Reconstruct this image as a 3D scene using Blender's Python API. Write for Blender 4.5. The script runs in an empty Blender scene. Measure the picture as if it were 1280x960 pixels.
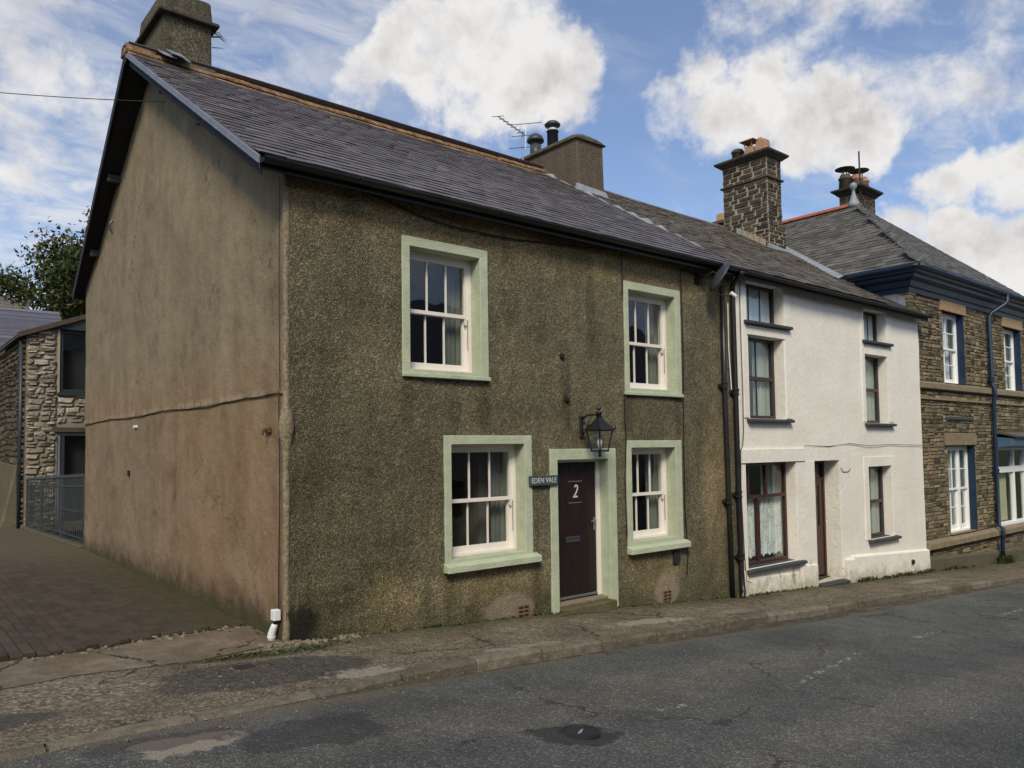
import bpy, bmesh, math, random
from mathutils import Vector, Matrix, noise as mnoise
random.seed(7)
S = bpy.context.scene
COL = S.collection
V = Vector
PI = math.pi

# ------------------------------------------------------------------ camera
cam = bpy.data.cameras.new('camera')
camo = bpy.data.objects.new('camera', cam); COL.objects.link(camo)
CP = V((-3.36, -7.62, 1.95))
pitch = math.radians(2.77); roll = 0.014; yaw = math.radians(50.0)
fw = V((math.cos(yaw)*math.cos(pitch), math.sin(yaw)*math.cos(pitch), math.sin(pitch)))
rt0 = V((math.sin(yaw), -math.cos(yaw), 0)); up0 = rt0.cross(fw)
rt = rt0*math.cos(roll) - up0*math.sin(roll)
up = rt0*math.sin(roll) + up0*math.cos(roll)
camo.matrix_world = Matrix(((rt.x, up.x, -fw.x, CP.x), (rt.y, up.y, -fw.y, CP.y), (rt.z, up.z, -fw.z, CP.z), (0, 0, 0, 1)))
cam.sensor_width = 36; cam.lens = 36*973/1280
cam.shift_y = 35/1280
cam.clip_start = .05; cam.clip_end = 5000
S.camera = camo
S.render.resolution_x = 1024; S.render.resolution_y = 768

# ------------------------------------------------------------------ light and exposure
SUN_AZ = math.radians(228)      # direction the sun stands in, measured from +X anticlockwise
SUN_EL = math.radians(42)
S.view_settings.view_transform = 'Standard'; S.view_settings.look = 'None'
S.view_settings.gamma = 1; S.view_settings.use_curve_mapping = False
S.view_settings.exposure = 0.33
SKY_STRENGTH = 0.11
sl = bpy.data.lights.new('sun', 'SUN'); sl.energy = 2.5; sl.angle = math.radians(17); sl.color = (1, .925, .74)
so = bpy.data.objects.new('sun', sl); COL.objects.link(so)
sd = V((math.cos(SUN_AZ)*math.cos(SUN_EL), math.sin(SUN_AZ)*math.cos(SUN_EL), math.sin(SUN_EL)))
so.rotation_euler = sd.to_track_quat('Z', 'Y').to_euler()

# ------------------------------------------------------------------ node helpers
class NT:
    def __init__(s, tree): s.t = tree; s.n = tree.nodes; s.l = tree.links
    def node(s, typ, **kw):
        n = s.n.new(typ)
        for k, v in kw.items(): setattr(n, k, v)
        return n
    def put(s, sock, v):
        if v is None: return
        if isinstance(v, bpy.types.NodeSocket): s.l.new(v, sock)
        else:
            if sock.type == 'RGBA' and not isinstance(v, (int, float)) and len(v) == 3: v = (*v, 1)
            elif sock.type == 'RGBA' and isinstance(v, (int, float)): v = (v, v, v, 1)
            sock.default_value = v
    def math(s, op, a, b=None, c=None, clamp=False):
        n = s.node('ShaderNodeMath', operation=op); n.use_clamp = clamp
        s.put(n.inputs[0], a); s.put(n.inputs[1], b); s.put(n.inputs[2], c); return n.outputs[0]
    def vmath(s, op, a, b=None):
        n = s.node('ShaderNodeVectorMath', operation=op)
        s.put(n.inputs[0], a); s.put(n.inputs[1], b)
        return n.outputs['Value'] if op in ('LENGTH', 'DOT_PRODUCT', 'DISTANCE') else n.outputs[0]
    def pos(s): return s.node('ShaderNodeNewGeometry').outputs['Position']
    def island(s):
        a = s.node('ShaderNodeNewGeometry').outputs['Random Per Island']
        b = s.node('ShaderNodeObjectInfo').outputs['Random']
        return s.math('FRACT', s.math('ADD', a, b))
    def sep(s, v):
        n = s.node('ShaderNodeSeparateXYZ'); s.put(n.inputs[0], v); return n.outputs
    def scale(s, v, xyz): return s.vmath('MULTIPLY', v, xyz)
    def noise(s, scale, detail=3, rough=.55, vec=None, dist=0, col=False):
        n = s.node('ShaderNodeTexNoise'); s.put(n.inputs['Vector'], vec if vec is not None else s.pos())
        n.inputs['Scale'].default_value = scale; n.inputs['Detail'].default_value = detail
        n.inputs['Roughness'].default_value = rough; n.inputs['Distortion'].default_value = dist
        return n.outputs['Color' if col else 'Fac']
    def vor(s, scale, feature='F1', out='Distance', vec=None, rnd=1):
        n = s.node('ShaderNodeTexVoronoi', feature=feature); s.put(n.inputs['Vector'], vec if vec is not None else s.pos())
        n.inputs['Scale'].default_value = scale; n.inputs['Randomness'].default_value = rnd
        return n.outputs[out]
    def ramp(s, fac, stops, interp='LINEAR'):
        n = s.node('ShaderNodeValToRGB'); s.put(n.inputs[0], fac); r = n.color_ramp; r.interpolation = interp
        while len(r.elements) < len(stops): r.elements.new(.5)
        for e, (p, c) in zip(r.elements, stops):
            e.position = p; e.color = (c, c, c, 1) if isinstance(c, (int, float)) else (*c, 1)
        return n.outputs[0]
    def sm(s, v, a, b, lo=0., hi=1.):
        n = s.node('ShaderNodeMapRange', interpolation_type='SMOOTHSTEP'); s.put(n.inputs[0], v)
        for i, x in zip((1, 2, 3, 4), (a, b, lo, hi)): s.put(n.inputs[i], x)
        return n.outputs[0]
    def mix(s, f, a, b, mode='MIX'):
        n = s.node('ShaderNodeMix', data_type='RGBA', blend_type=mode); s.put(n.inputs[0], f); s.put(n.inputs[6], a); s.put(n.inputs[7], b)
        return n.outputs[2]
    def bump(s, h, dist=.01, strength=1, normal=None):
        n = s.node('ShaderNodeBump'); s.put(n.inputs['Height'], h); n.inputs['Distance'].default_value = dist
        n.inputs['Strength'].default_value = strength
        if normal is not None: s.l.new(normal, n.inputs['Normal'])
        return n.outputs[0]
    def spot(s, c, r, soft=.35, wob=.5, wscale=4, p=None):
        """1 inside an ellipsoid patch with a ragged edge"""
        p = s.pos() if p is None else p
        d = s.vmath('LENGTH', s.vmath('DIVIDE', s.vmath('SUBTRACT', p, c), r))
        d = s.math('ADD', d, s.math('MULTIPLY', s.math('SUBTRACT', s.noise(wscale, 4, .6), .5), wob*2))
        return s.sm(d, 1+soft/2, 1-soft/2)
    def out(s, color, rough=.9, normal=None, metal=0, spec=.3):
        b = s.node('ShaderNodeBsdfPrincipled'); s.put(b.inputs['Base Color'], color); s.put(b.inputs['Roughness'], rough)
        b.inputs['Metallic'].default_value = metal; b.inputs['Specular IOR Level'].default_value = spec
        if normal is not None: s.l.new(normal, b.inputs['Normal'])
        o = s.node('ShaderNodeOutputMaterial'); s.l.new(b.outputs[0], o.inputs[0]); return b
M = {}
def mat(name):
    def deco(fn):
        m = bpy.data.materials.new(name); m.use_nodes = True; m.node_tree.nodes.clear()
        fn(NT(m.node_tree)); M[name] = m; return fn
    return deco
def paint(name, col, rough=.5, var=.12, dirt=.15, bumpy=.002, metal=0, spec=.4, nscale=6):
    @mat(name)
    def _(n):
        a = n.noise(nscale, 5, .6); b = n.noise(60, 3, .6)
        lo = tuple(c*(1-var) for c in col); hi = tuple(min(1, c*(1+var)) for c in col)
        c = n.ramp(a, [(.3, lo), (.7, hi)])
        c = n.mix(n.math('MULTIPLY', n.sm(b, .55, .8), dirt), c, tuple(x*.45 for x in col))
        n.out(c, n.sm(a, 0, 1, rough*.85, min(1, rough*1.2)), n.bump(n.math('ADD', a, b), bumpy), metal, spec)

# ------------------------------------------------------------------ world: sky with broken cloud
w = bpy.data.worlds.new('World'); S.world = w; w.use_nodes = True; w.node_tree.nodes.clear()
n = NT(w.node_tree)
sky = n.node('ShaderNodeTexSky', sky_type='NISHITA'); sky.sun_disc = False
sky.sun_elevation = SUN_EL; sky.sun_rotation = math.pi/2 - SUN_AZ; sky.altitude = 100; sky.air_density = 1.0; sky.dust_density = 1.2; sky.ozone_density = 2.2
tc = n.node('ShaderNodeTexCoord').outputs['Generated']
sx, sy, sz = n.sep(tc)[:3]
zz = n.math('ADD', n.math('MAXIMUM', sz, 0.0), .22)
cv = n.node('ShaderNodeCombineXYZ'); n.put(cv.inputs[0], n.math('DIVIDE', sx, zz)); n.put(cv.inputs[1], n.math('DIVIDE', sy, zz)); n.put(cv.inputs[2], n.math('MULTIPLY', sz, 2.2))
cvec = cv.outputs[0]
warp = n.vmath('ADD', tc, n.scale(n.vmath('SUBTRACT', n.noise(7.0, 6, .6, vec=tc, col=True), (.5, .5, .5)), (.16, .16, .13)))
big = n.noise(6.0, 8, .6, vec=n.scale(tc, (1, 1, 1.5)), dist=.25)
fine = n.noise(17, 7, .62, vec=tc, dist=.2)
total = None
for dx, dy, dz, r, wgt in [(0.444, 0.79, 0.423, 0.079, 0.36), (0.495, 0.74, 0.455, 0.107, 0.44), (0.559, 0.685, 0.467, 0.121, 0.44), (0.622, 0.645, 0.444, 0.085, 0.4), (0.557, 0.714, 0.425, 0.076, 0.36), (0.639, 0.643, 0.422, 0.057, 0.3), (0.727, 0.547, 0.415, 0.065, 0.36), (0.773, 0.498, 0.394, 0.074, 0.4), (0.818, 0.445, 0.364, 0.073, 0.4), (0.854, 0.395, 0.339, 0.058, 0.36), (0.778, 0.469, 0.417, 0.072, 0.24), (0.904, 0.32, 0.284, 0.047, 0.34), (0.921, 0.273, 0.278, 0.052, 0.38), (0.895, 0.372, 0.246, 0.045, 0.26), (0.918, 0.328, 0.222, 0.061, 0.36), (0.942, 0.283, 0.178, 0.085, 0.4), (0.139, 0.895, 0.424, 0.155, 0.24), (0.111, 0.932, 0.346, 0.115, 0.26), (0.171, 0.906, 0.388, 0.093, 0.22), (0.131, 0.964, 0.231, 0.111, 0.24), (0.157, 0.946, 0.284, 0.078, 0.2), (0.233, 0.873, 0.429, 0.103, 0.15), (0.338, 0.825, 0.452, 0.089, 0.14), (0.847, 0.309, 0.432, 0.157, 0.2), (0.762, 0.438, 0.476, 0.131, 0.22), (0.379, 0.833, 0.403, 0.056, 0.2)]:
    d = n.vmath('DISTANCE', warp, (dx, dy, dz))
    t = n.math('MULTIPLY', n.sm(d, r*1.12, r*.35), wgt)
    total = t if total is None else n.math('MAXIMUM', total, t)
dens = n.math('ADD', n.math('ADD', n.math('MULTIPLY', n.math('SUBTRACT', big, .5), .80), n.math('MULTIPLY', n.math('SUBTRACT', fine, .5), .42)), n.math('ADD', total, .27))
mask = n.sm(dens, .39, .65)
wv_ = n.scale(cvec, (1.0, 2.2, 1))
wisp = n.math('MULTIPLY', n.sm(n.noise(3.0, 8, .66, vec=wv_, dist=.9), .40, .72), n.sm(n.noise(1.3, 4, .5, vec=cvec), .36, .62))
mask = n.math('MAXIMUM', mask, n.math('MULTIPLY', wisp, .62))
lft = n.math('MULTIPLY', n.sm(n.vmath('DISTANCE', tc, (.16, .90, .38)), .50, .10), n.sm(n.noise(4.2, 8, .62, vec=n.scale(cvec, (1.0, 1.9, 1)), dist=.6), .34, .66))
mask = n.math('MAXIMUM', mask, n.math('MULTIPLY', lft, .72))
hor = n.sm(sz, .22, .0)
mask = n.math('MAXIMUM', mask, n.math('MULTIPLY', hor, .55))
lit = n.math('SUBTRACT', n.noise(9.0, 6, .6, vec=tc), n.noise(9.0, 6, .6, vec=n.vmath('ADD', tc, (-.018, -.010, .022))))
shade = n.math('ADD', n.math('ADD', n.math('MULTIPLY', n.sm(dens, .50, .95), .62), n.math('MULTIPLY', n.math('SUBTRACT', n.noise(4.5, 5, .55, vec=tc), .5), 1.1)), n.math('MULTIPLY', lit, 2.2))
cloudc = n.ramp(shade, [(0, (6.2, 6.1, 6.0)), (.4, (5.2, 5.05, 5.0)), (.85, (3.7, 3.55, 3.6))])
skyc = n.mix(1.0, sky.outputs[0], (1.01, 1.035, 1.12), 'MULTIPLY')
skyc = n.mix(.10, skyc, (3.2, 3.4, 3.9))
allc = n.mix(mask, skyc, cloudc)
bg = n.node('ShaderNodeBackground'); n.put(bg.inputs[0], allc); bg.inputs[1].default_value = SKY_STRENGTH
wo = n.node('ShaderNodeOutputWorld'); n.l.new(bg.outputs[0], wo.inputs[0])

# ------------------------------------------------------------------ materials
def pebble(n, stops, grain=48, lo=.35):
    c1 = n.vor(grain, out='Color'); g = n.sep(c1)[0]
    d = n.vor(grain)
    base = n.ramp(g, stops)
    base = n.mix(n.math('MULTIPLY', n.sm(d, .25, .6), .8), base, tuple(x*.35 for x in stops[0][1]))
    g2 = n.noise(150, 3, .6)
    base = n.mix(.35, base, n.ramp(g2, [(.3, tuple(x*.5 for x in stops[0][1])), (.7, stops[-1][1])]))
    return base, d
@mat('pebbledash')
def _(n):
    base, d = pebble(n, [(0, (.026, .024, .014)), (.35, (.090, .081, .047)), (.68, (.180, .160, .098)), (1, (.40, .355, .255))], 74)
    cl = n.noise(24, 3, .75); base = n.mix(.55, base, n.ramp(cl, [(.34, .55), (.5, 1.0), (.66, 1.5)]), 'MULTIPLY')
    base = n.mix(1, base, (1.0, .985, .93), 'MULTIPLY')
    base = n.mix(1, base, (1.14, 1.12, 1.08), 'MULTIPLY')
    P = n.pos(); x, y, z = n.sep(P)[:3]
    lg = n.noise(.9, 6, .6); md = n.noise(4.5, 5, .65)
    base = n.mix(.75, base, n.ramp(lg, [(.35, .62), (.5, .95), (.68, 1.3)]), 'MULTIPLY')
    base = n.mix(.5, base, n.ramp(md, [(.3, .7), (.7, 1.3)]), 'MULTIPLY')
    streak = n.noise(3, 5, .6, vec=n.scale(P, (2.2, 1, .16)))
    base = n.mix(n.math('MULTIPLY', n.sm(streak, .5, .75), .45), base, n.mix(1, base, (.55, .56, .5), 'MULTIPLY'))
    # tan render under the eaves, painted lighter to offset the eaves shadow, washed areas under sills, moss at the foot
    wob = n.math('MULTIPLY', n.math('SUBTRACT', n.noise(2.2, 5, .6), .5), 1.1)
    top = n.math('MULTIPLY', n.sm(n.math('ADD', z, wob), 4.2, 4.75), .85)
    base = n.mix(top, base, n.mix(1, base, (1.9, 1.62, 1.25), 'MULTIPLY'))
    for c, r in (((2.75, 0, .28), (.95, 9, .26)), ((5.75, 0, .16), (.60, 9, .42)), ((1.2, 0, .2), (.35, 9, .4)), ((7.3, 0, 1.2), (.3, 9, 1.4))):
        base = n.mix(n.math('MULTIPLY', n.spot(c, r, .9, .5, 5), .6), base, n.mix(1, base, (2.0, 1.75, 1.5), 'MULTIPLY'))
    gz = n.math('ADD', z, n.math('MULTIPLY', x, .07))
    dm = n.sm(n.noise(1.3, 6, .65, vec=n.scale(P, (1.2, 1, .55))), .50, .66)
    base = n.mix(n.math('MULTIPLY', dm, .45), base, n.mix(1, base, (.50, .55, .48), 'MULTIPLY'))
    base = n.mix(n.math('MULTIPLY', n.spot((.35, 0, 1.5), (.8, 9, 1.7), .9, .6, 1.5), .40), base, n.mix(1, base, (.50, .53, .50), 'MULTIPLY'))
    for sx_, sz_, hh_ in ((1.45, 2.55, .35), (2.6, 2.5, .4), (2.02, .32, .3), (5.25, 2.5, .3), (6.4, 2.45, .4), (3.4, .25, .35), (4.0, 2.95, .5), (4.0, 2.45, .3), (4.5, 4.0, .6)):
        base = n.mix(n.math('MULTIPLY', n.spot((sx_, 0, sz_), (.09, 9, hh_), 1.0, .4, 5), .55), base, n.mix(1, base, (.42, .44, .42), 'MULTIPLY'))
    foot = n.sm(n.math('ADD', gz, wob), .75, -.25)
    base = n.mix(n.math('MULTIPLY', foot, .55), base, (.034, .042, .017))
    base = n.mix(n.math('MULTIPLY', n.spot((0.16, 0, .12), (.20, 9, .26), .7, .7, 6), .85), base, (.012, .011, .010))
    for c, r in (((2.95, 0, -.06), (.40, 9, .20)), ((6.05, 0, -.2), (.26, 9, .25))):
        base = n.mix(n.math('MULTIPLY', n.spot(c, r, .35, .3, 7), .8), base, n.mix(.5, (.25, .2, .14), n.ramp(n.noise(70, 3, .6), [(.35, (.10, .08, .055)), (.7, (.42, .35, .27))])))
    h = n.math('ADD', n.math('MULTIPLY', d, -1.0), n.math('MULTIPLY', n.noise(150, 3, .7), .5))
    nm = n.bump(h, .008, .9)
    nm = n.bump(n.noise(5, 4, .6), .05, .6, nm)
    n.out(base, .95, nm, spec=.15)
@mat('gable_render')
def _(n):
    P = n.pos(); x, y, z = n.sep(P)[:3]
    streak = n.math('ADD', n.math('MULTIPLY', n.noise(1.3, 7, .62, vec=n.scale(P, (1, 1.5, .35)), dist=.5), .55), n.math('MULTIPLY', n.noise(2.0, 6, .62), .45))
    blot = n.noise(1.1, 6, .6); f = n.noise(38, 4, .65); gr = n.noise(160, 2, .7)
    up_ = n.ramp(streak, [(.25, (.140, .120, .076)), (.5, (.205, .172, .112)), (.75, (.270, .230, .160))])
    lo_ = n.ramp(streak, [(.25, (.150, .105, .062)), (.5, (.220, .160, .098)), (.75, (.285, .220, .145))])
    c = n.mix(n.sm(n.math('ADD', z, n.math('MULTIPLY', n.math('SUBTRACT', blot, .5), .9)), 3.6, 2.2), up_, lo_)
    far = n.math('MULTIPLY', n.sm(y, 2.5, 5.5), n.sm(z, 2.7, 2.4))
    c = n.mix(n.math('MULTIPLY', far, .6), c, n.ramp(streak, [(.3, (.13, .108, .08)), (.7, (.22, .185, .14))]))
    c = n.mix(n.math('MULTIPLY', n.sm(blot, .50, .66), .5), c, (.27, .215, .15))
    b2 = n.noise(1.7, 6, .62, vec=n.vmath('ADD', P, (9, 4, 2)), dist=.4); c = n.mix(n.math('MULTIPLY', n.sm(b2, .50, .68), .5), c, n.mix(1, c, (.62, .60, .58), 'MULTIPLY'))
    c = n.mix(.55, c, n.ramp(f, [(.3, .68), (.7, 1.3)]), 'MULTIPLY'); c = n.mix(.5, c, n.ramp(gr, [(.3, .6), (.7, 1.4)]), 'MULTIPLY')
    c = n.mix(1, c, n.mix(n.sm(z, 3.2, 2.4), (1.06, 1.0, .96), (1.08, .99, .90)), 'MULTIPLY')
    sp_ = n.sm(n.noise(16, 4, .7), .66, .72); c = n.mix(n.math('MULTIPLY', sp_, .35), c, (.36, .31, .24))
    sp_ = n.sm(n.noise(48, 3, .7), .64, .70); c = n.mix(n.math('MULTIPLY', sp_, .45), c, (.05, .042, .03))
    wv = n.vmath('ADD', P, n.scale(n.noise(1.6, 6, .65, col=True), (1.1, 1.1, 1.1)))
    ck = n.math('MULTIPLY', n.sm(n.vor(.5, 'DISTANCE_TO_EDGE', vec=wv), .007, .002), n.sm(n.noise(.8, 4, .6), .50, .58))
    c = n.mix(n.math('MULTIPLY', ck, .7), c, (.04, .033, .024))
    wob = n.math('MULTIPLY', n.math('SUBTRACT', n.noise(3.5, 5, .65), .5), .7)
    foot = n.sm(n.math('ADD', z, wob), .62, .02)
    c = n.mix(n.math('MULTIPLY', foot, .8), c, (.022, .019, .012))
    moss = n.sm(n.math('ADD', z, n.math('MULTIPLY', n.noise(7, 4, .6), .3)), .42, .25)
    c = n.mix(n.math('MULTIPLY', moss, .5), c, (.05, .06, .016))
    jt = n.math('MULTIPLY', n.sm(n.math('ABSOLUTE', n.math('SUBTRACT', n.math('ADD', z, n.math('MULTIPLY', n.noise(4, 4), .03)), 2.565)), .020, .0), n.sm(n.noise(2, 4), .25, .45))
    c = n.mix(n.math('MULTIPLY', jt, .7), c, (.016, .014, .011))
    lip = n.math('MULTIPLY', n.math('MULTIPLY', n.sm(z, 2.565, 2.58), n.sm(z, 2.66, 2.60)), n.sm(n.noise(4, 5, .7), .42, .56)); c = n.mix(n.math('MULTIPLY', lip, .6), c, (.33, .27, .19))
    # hairline cracks
    e = n.vor(.75, 'DISTANCE_TO_EDGE', vec=n.vmath('ADD', P, n.vmath('SCALE', n.noise(2.5, 5, .6, col=True), None)))
    h = n.math('ADD', n.math('MULTIPLY', f, .5), n.math('MULTIPLY', gr, .35))
    nm = n.bump(h, .008, 1); nm = n.bump(n.noise(3, 5, .6), .06, .55, nm)
    n.out(c, .93, nm, spec=.2)
@mat('corner_render')
def _(n):
    P = n.pos(); f = n.noise(26, 5, .65)
    c = n.ramp(f, [(.3, (.13, .10, .062)), (.55, (.25, .20, .135)), (.75, (.36, .30, .21))])
    n.out(c, .92, n.bump(f, .02), spec=.2)
@mat('white_render')
def _(n):
    P = n.pos(); x, y, z = n.sep(P)[:3]
    a = n.noise(1.2, 6, .6); f = n.noise(30, 5, .6); m_ = n.noise(9, 4, .6)
    c = n.ramp(a, [(.3, (.70, .655, .57)), (.7, (.80, .760, .675))])
    c = n.mix(n.math('MULTIPLY', n.sm(m_, .58, .8), .25), c, (.5, .47, .40))
    st = n.noise(2.5, 5, .65, vec=n.scale(P, (2.6, 1, .2)))
    c = n.mix(n.math('MULTIPLY', n.sm(st, .55, .8), .22), c, (.46, .43, .35))
    gz = n.math('ADD', z, n.math('MULTIPLY', x, .063))
    foot = n.math('MULTIPLY', n.sm(n.math('ADD', gz, n.math('MULTIPLY', n.math('SUBTRACT', n.noise(5, 5, .7), .5), .9)), .32, -.05), .65)
    c = n.mix(foot, c, (.32, .26, .15))
    rust = n.math('MULTIPLY', n.math('MULTIPLY', n.sm(gz, .55, .25), n.sm(n.noise(3.4, 5, .7, vec=n.scale(P, (1.6, 1, .45))), .56, .66)), .7)
    c = n.mix(rust, c, (.22, .17, .075))
    nm = n.bump(f, .005, .7); nm = n.bump(n.noise(9, 6, .65), .018, .8, nm)
    n.out(c, .85, nm, spec=.25)
paint('green_surround', (.44, .475, .335), .75, .12, .4, .012, nscale=5)
paint('cream_joinery', (.74, .68, .62), .45, .04, .08, .001)
paint('white_joinery', (.80, .80, .78), .45, .04, .1, .001)
paint('brown_joinery', (.045, .016, .014), .35, .2, .15, .001, spec=.5)
paint('front_door_brown', (.015, .0065, .006), .42, .2, .1, .001, spec=.5)
paint('black_metal', (.012, .012, .014), .42, .2, .25, .001, spec=.5)
paint('black_gutter', (.013, .012, .012), .38, .25, .3, .001, spec=.5)
paint('old_gutter', (.035, .032, .030), .7, .3, .3, .003)
paint('navy_paint', (.010, .026, .058), .42, .18, .25, .002, spec=.5)
paint('blue_fascia', (.07, .13, .21), .5, .15, .2, .002)
paint('grey_board', (.16, .17, .215), .55, .2, .35, .003)
paint('dark_soffit', (.018, .018, .022), .8, .3, .3, .004)
paint('slate_sill', (.045, .048, .050), .65, .25, .3, .006)
paint('steel', (.30, .31, .33), .4, .1, .2, .001, metal=.8)
paint('lead', (.24, .26, .28), .55, .18, .35, .006)
paint('white_plastic', (.72, .73, .72), .5, .05, .15, .001)
paint('brass', (.55, .36, .08), .3, .1, .1, .001, metal=1)
paint('clay', (.37, .205, .125), .8, .25, .4, .006, nscale=18)
paint('clay_buff', (.40, .24, .12), .85, .25, .4, .006, nscale=18)
paint('red_ridge', (.34, .10, .06), .75, .25, .35, .006, nscale=12)
paint('sandstone', (.36, .235, .135), .9, .22, .4, .010, nscale=9)
paint('band_stone', (.22, .175, .105), .9, .25, .5, .012, nscale=7)
paint('flue_grey', (.045, .048, .056), .45, .15, .2, .001)
paint('interior_plaster', (.36, .35, .31), .9, .08, .05, .001)
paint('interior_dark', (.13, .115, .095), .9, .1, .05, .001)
paint('sign_slate', (.045, .058, .060), .6, .2, .2, .002)
paint('sign_letter', (.46, .52, .51), .6, .05, .1, .0005)
paint('cover_iron', (.020, .020, .022), .6, .3, .3, .003)
paint('rust_grating', (.10, .055, .03), .85, .3, .4, .004)
paint('vent_brick', (.17, .10, .060), .85, .2, .4, .004)
paint('curtain_green', (.30, .34, .31), .9, .08, .02, .001)
paint('lit_reveal_grey', (.13, .135, .12), .9, .08, .02, .001)
paint('curtain_pale', (.62, .68, .74), .9, .05, .02, .001)
paint('net_sky_white', (.80, .86, .90), .9, .04, .02, .001)  # net curtain colour, whitened to stand for sky reflected in the panes
paint('blind_cream', (.50, .49, .32), .9, .08, .05, .001)
paint('interior_shade_black', (.02, .02, .02), .9, .1, .05, .001)
paint('iron_grey', (.042, .048, .052), .5, .2, .3, .002)
paint('charcoal_frame', (.026, .030, .036), .45, .15, .1, .001)
paint('timber_lintel', (.065, .045, .032), .85, .3, .4, .006)
paint('opposite_render', (.27, .25, .22), .9, .2, .3, .006)
@mat('ridge_lichen')
def _(n):
    P = n.pos(); a = n.noise(7, 6, .7); b = n.noise(30, 4, .7)
    c = n.ramp(a, [(.3, (.050, .034, .028)), (.48, (.17, .095, .050)), (.62, (.33, .20, .11)), (.8, (.10, .07, .05))])
    c = n.mix(n.math('MULTIPLY', n.sm(b, .55, .7), .5), c, (.42, .33, .22))
    n.out(c, .92, n.bump(b, .015), spec=.2)
@mat('ridge_mortar')
def _(n):
    a = n.noise(5, 6, .7); b = n.noise(40, 4, .7)
    c = n.ramp(a, [(.3, (.12, .07, .038)), (.5, (.31, .19, .10)), (.7, (.42, .31, .20))])
    n.out(n.mix(.5, c, n.ramp(b, [(.3, .5), (.7, 1.4)]), 'MULTIPLY'), .95, n.bump(b, .02), spec=.1)
def slate_mat(name, cols, lich, amount):
    @mat(name)
    def _(n):
        r = n.island(); P = n.pos()
        c = n.ramp(r, [(0, cols[0]), (.3, cols[1]), (.55, cols[2]), (.8, cols[3]), (1, cols[0])])
        a = n.noise(2.0, 6, .65); f = n.noise(45, 4, .65)
        c = n.mix(.5, c, n.ramp(f, [(.3, .65), (.7, 1.35)]), 'MULTIPLY')
        st = n.noise(1.7, 7, .7, vec=n.scale(P, (3.2, .8, .8)), dist=.2)
        c = n.mix(n.math('MULTIPLY', n.sm(n.math('ADD', n.math('MULTIPLY', st, .7), n.math('MULTIPLY', a, .3)), .46, .68), amount), c, lich)
        sp = n.sm(n.noise(55, 3, .7), .66, .74)
        c = n.mix(n.math('MULTIPLY', sp, .35), c, (.4, .4, .36))
        n.out(c, n.sm(r, 0, 1, .42, .62), n.bump(n.math('ADD', f, n.math('MULTIPLY', a, 2)), .006), spec=.45)
slate_mat('slate_purple', [(.080, .067, .070), (.108, .092, .094), (.140, .121, .122), (.090, .077, .080)], (.19, .17, .15), .35)
slate_mat('slate_old', [(.058, .049, .039), (.108, .090, .068), (.160, .134, .100), (.077, .064, .052)], (.25, .205, .13), .65)
slate_mat('slate_green', [(.060, .056, .048), (.098, .090, .076), (.135, .125, .105), (.075, .070, .06)], (.23, .205, .15), .55)
slate_mat('slate_blue', [(.07, .068, .085), (.10, .096, .12), (.13, .125, .15), (.085, .08, .1)], (.16, .15, .14), .3)
def stone_mat(name, stops, moss=.25, mossc=(.06, .065, .03), soot=0.):
    @mat(name)
    def _(n):
        r = n.island(); f = n.noise(16, 5, .65); g = n.noise(90, 3, .65)
        c = n.ramp(r, stops, 'LINEAR')
        c = n.mix(.7, c, n.ramp(f, [(.3, .55), (.7, 1.4)]), 'MULTIPLY'); c = n.mix(.4, c, n.ramp(g, [(.3, .6), (.7, 1.4)]), 'MULTIPLY')
        c = n.mix(n.math('MULTIPLY', n.sm(n.noise(2.5, 5, .6), .5, .72), moss), c, mossc)
        if soot: c = n.mix(n.math('MULTIPLY', n.sm(n.noise(1.8, 5, .65), .35, .65), soot), c, (.014, .013, .012))
        n.out(c, .9, n.bump(n.math('ADD', f, n.math('MULTIPLY', g, .4)), .03), spec=.2)
stone_mat('rubble_stone', [(0, (.055, .048, .036)), (.2, (.135, .108, .062)), (.4, (.225, .185, .108)), (.6, (.155, .138, .092)), (.78, (.31, .255, .16)), (.92, (.31, .205, .115)), (1, (.08, .072, .062))], .3)
stone_mat('chimney_stone', [(0, (.040, .034, .027)), (.5, (.085, .070, .052)), (1, (.135, .110, .080))], .25, (.07, .07, .045), .35)
stone_mat('limewashed_stone', [(0, (.17, .145, .11)), (.35, (.31, .27, .21)), (.7, (.45, .40, .32)), (1, (.26, .18, .135))], .3, (.07, .062, .038))
stone_mat('side_stone', [(0, (.055, .048, .035)), (.5, (.10, .085, .06)), (1, (.15, .125, .09))], .4)
def mortar_mat(name, a_, b_):
    @mat(name)
    def _(n):
        f = n.noise(28, 5, .65); a = n.noise(2.5, 5, .6)
        c = n.mix(a, a_, b_); c = n.mix(.6, c, n.ramp(f, [(.3, .55), (.7, 1.4)]), 'MULTIPLY')
        n.out(c, .95, n.bump(f, .02), spec=.1)
mortar_mat('mortar_dark', (.075, .062, .042), (.15, .125, .085))
mortar_mat('mortar_pale', (.27, .22, .15), (.42, .36, .26))
mortar_mat('mortar_lime', (.16, .13, .09), (.30, .25, .18))
mortar_mat('mossy_step', (.060, .058, .022), (.16, .135, .085))
mortar_mat('concrete_plinth', (.085, .075, .055), (.15, .13, .095))
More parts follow.
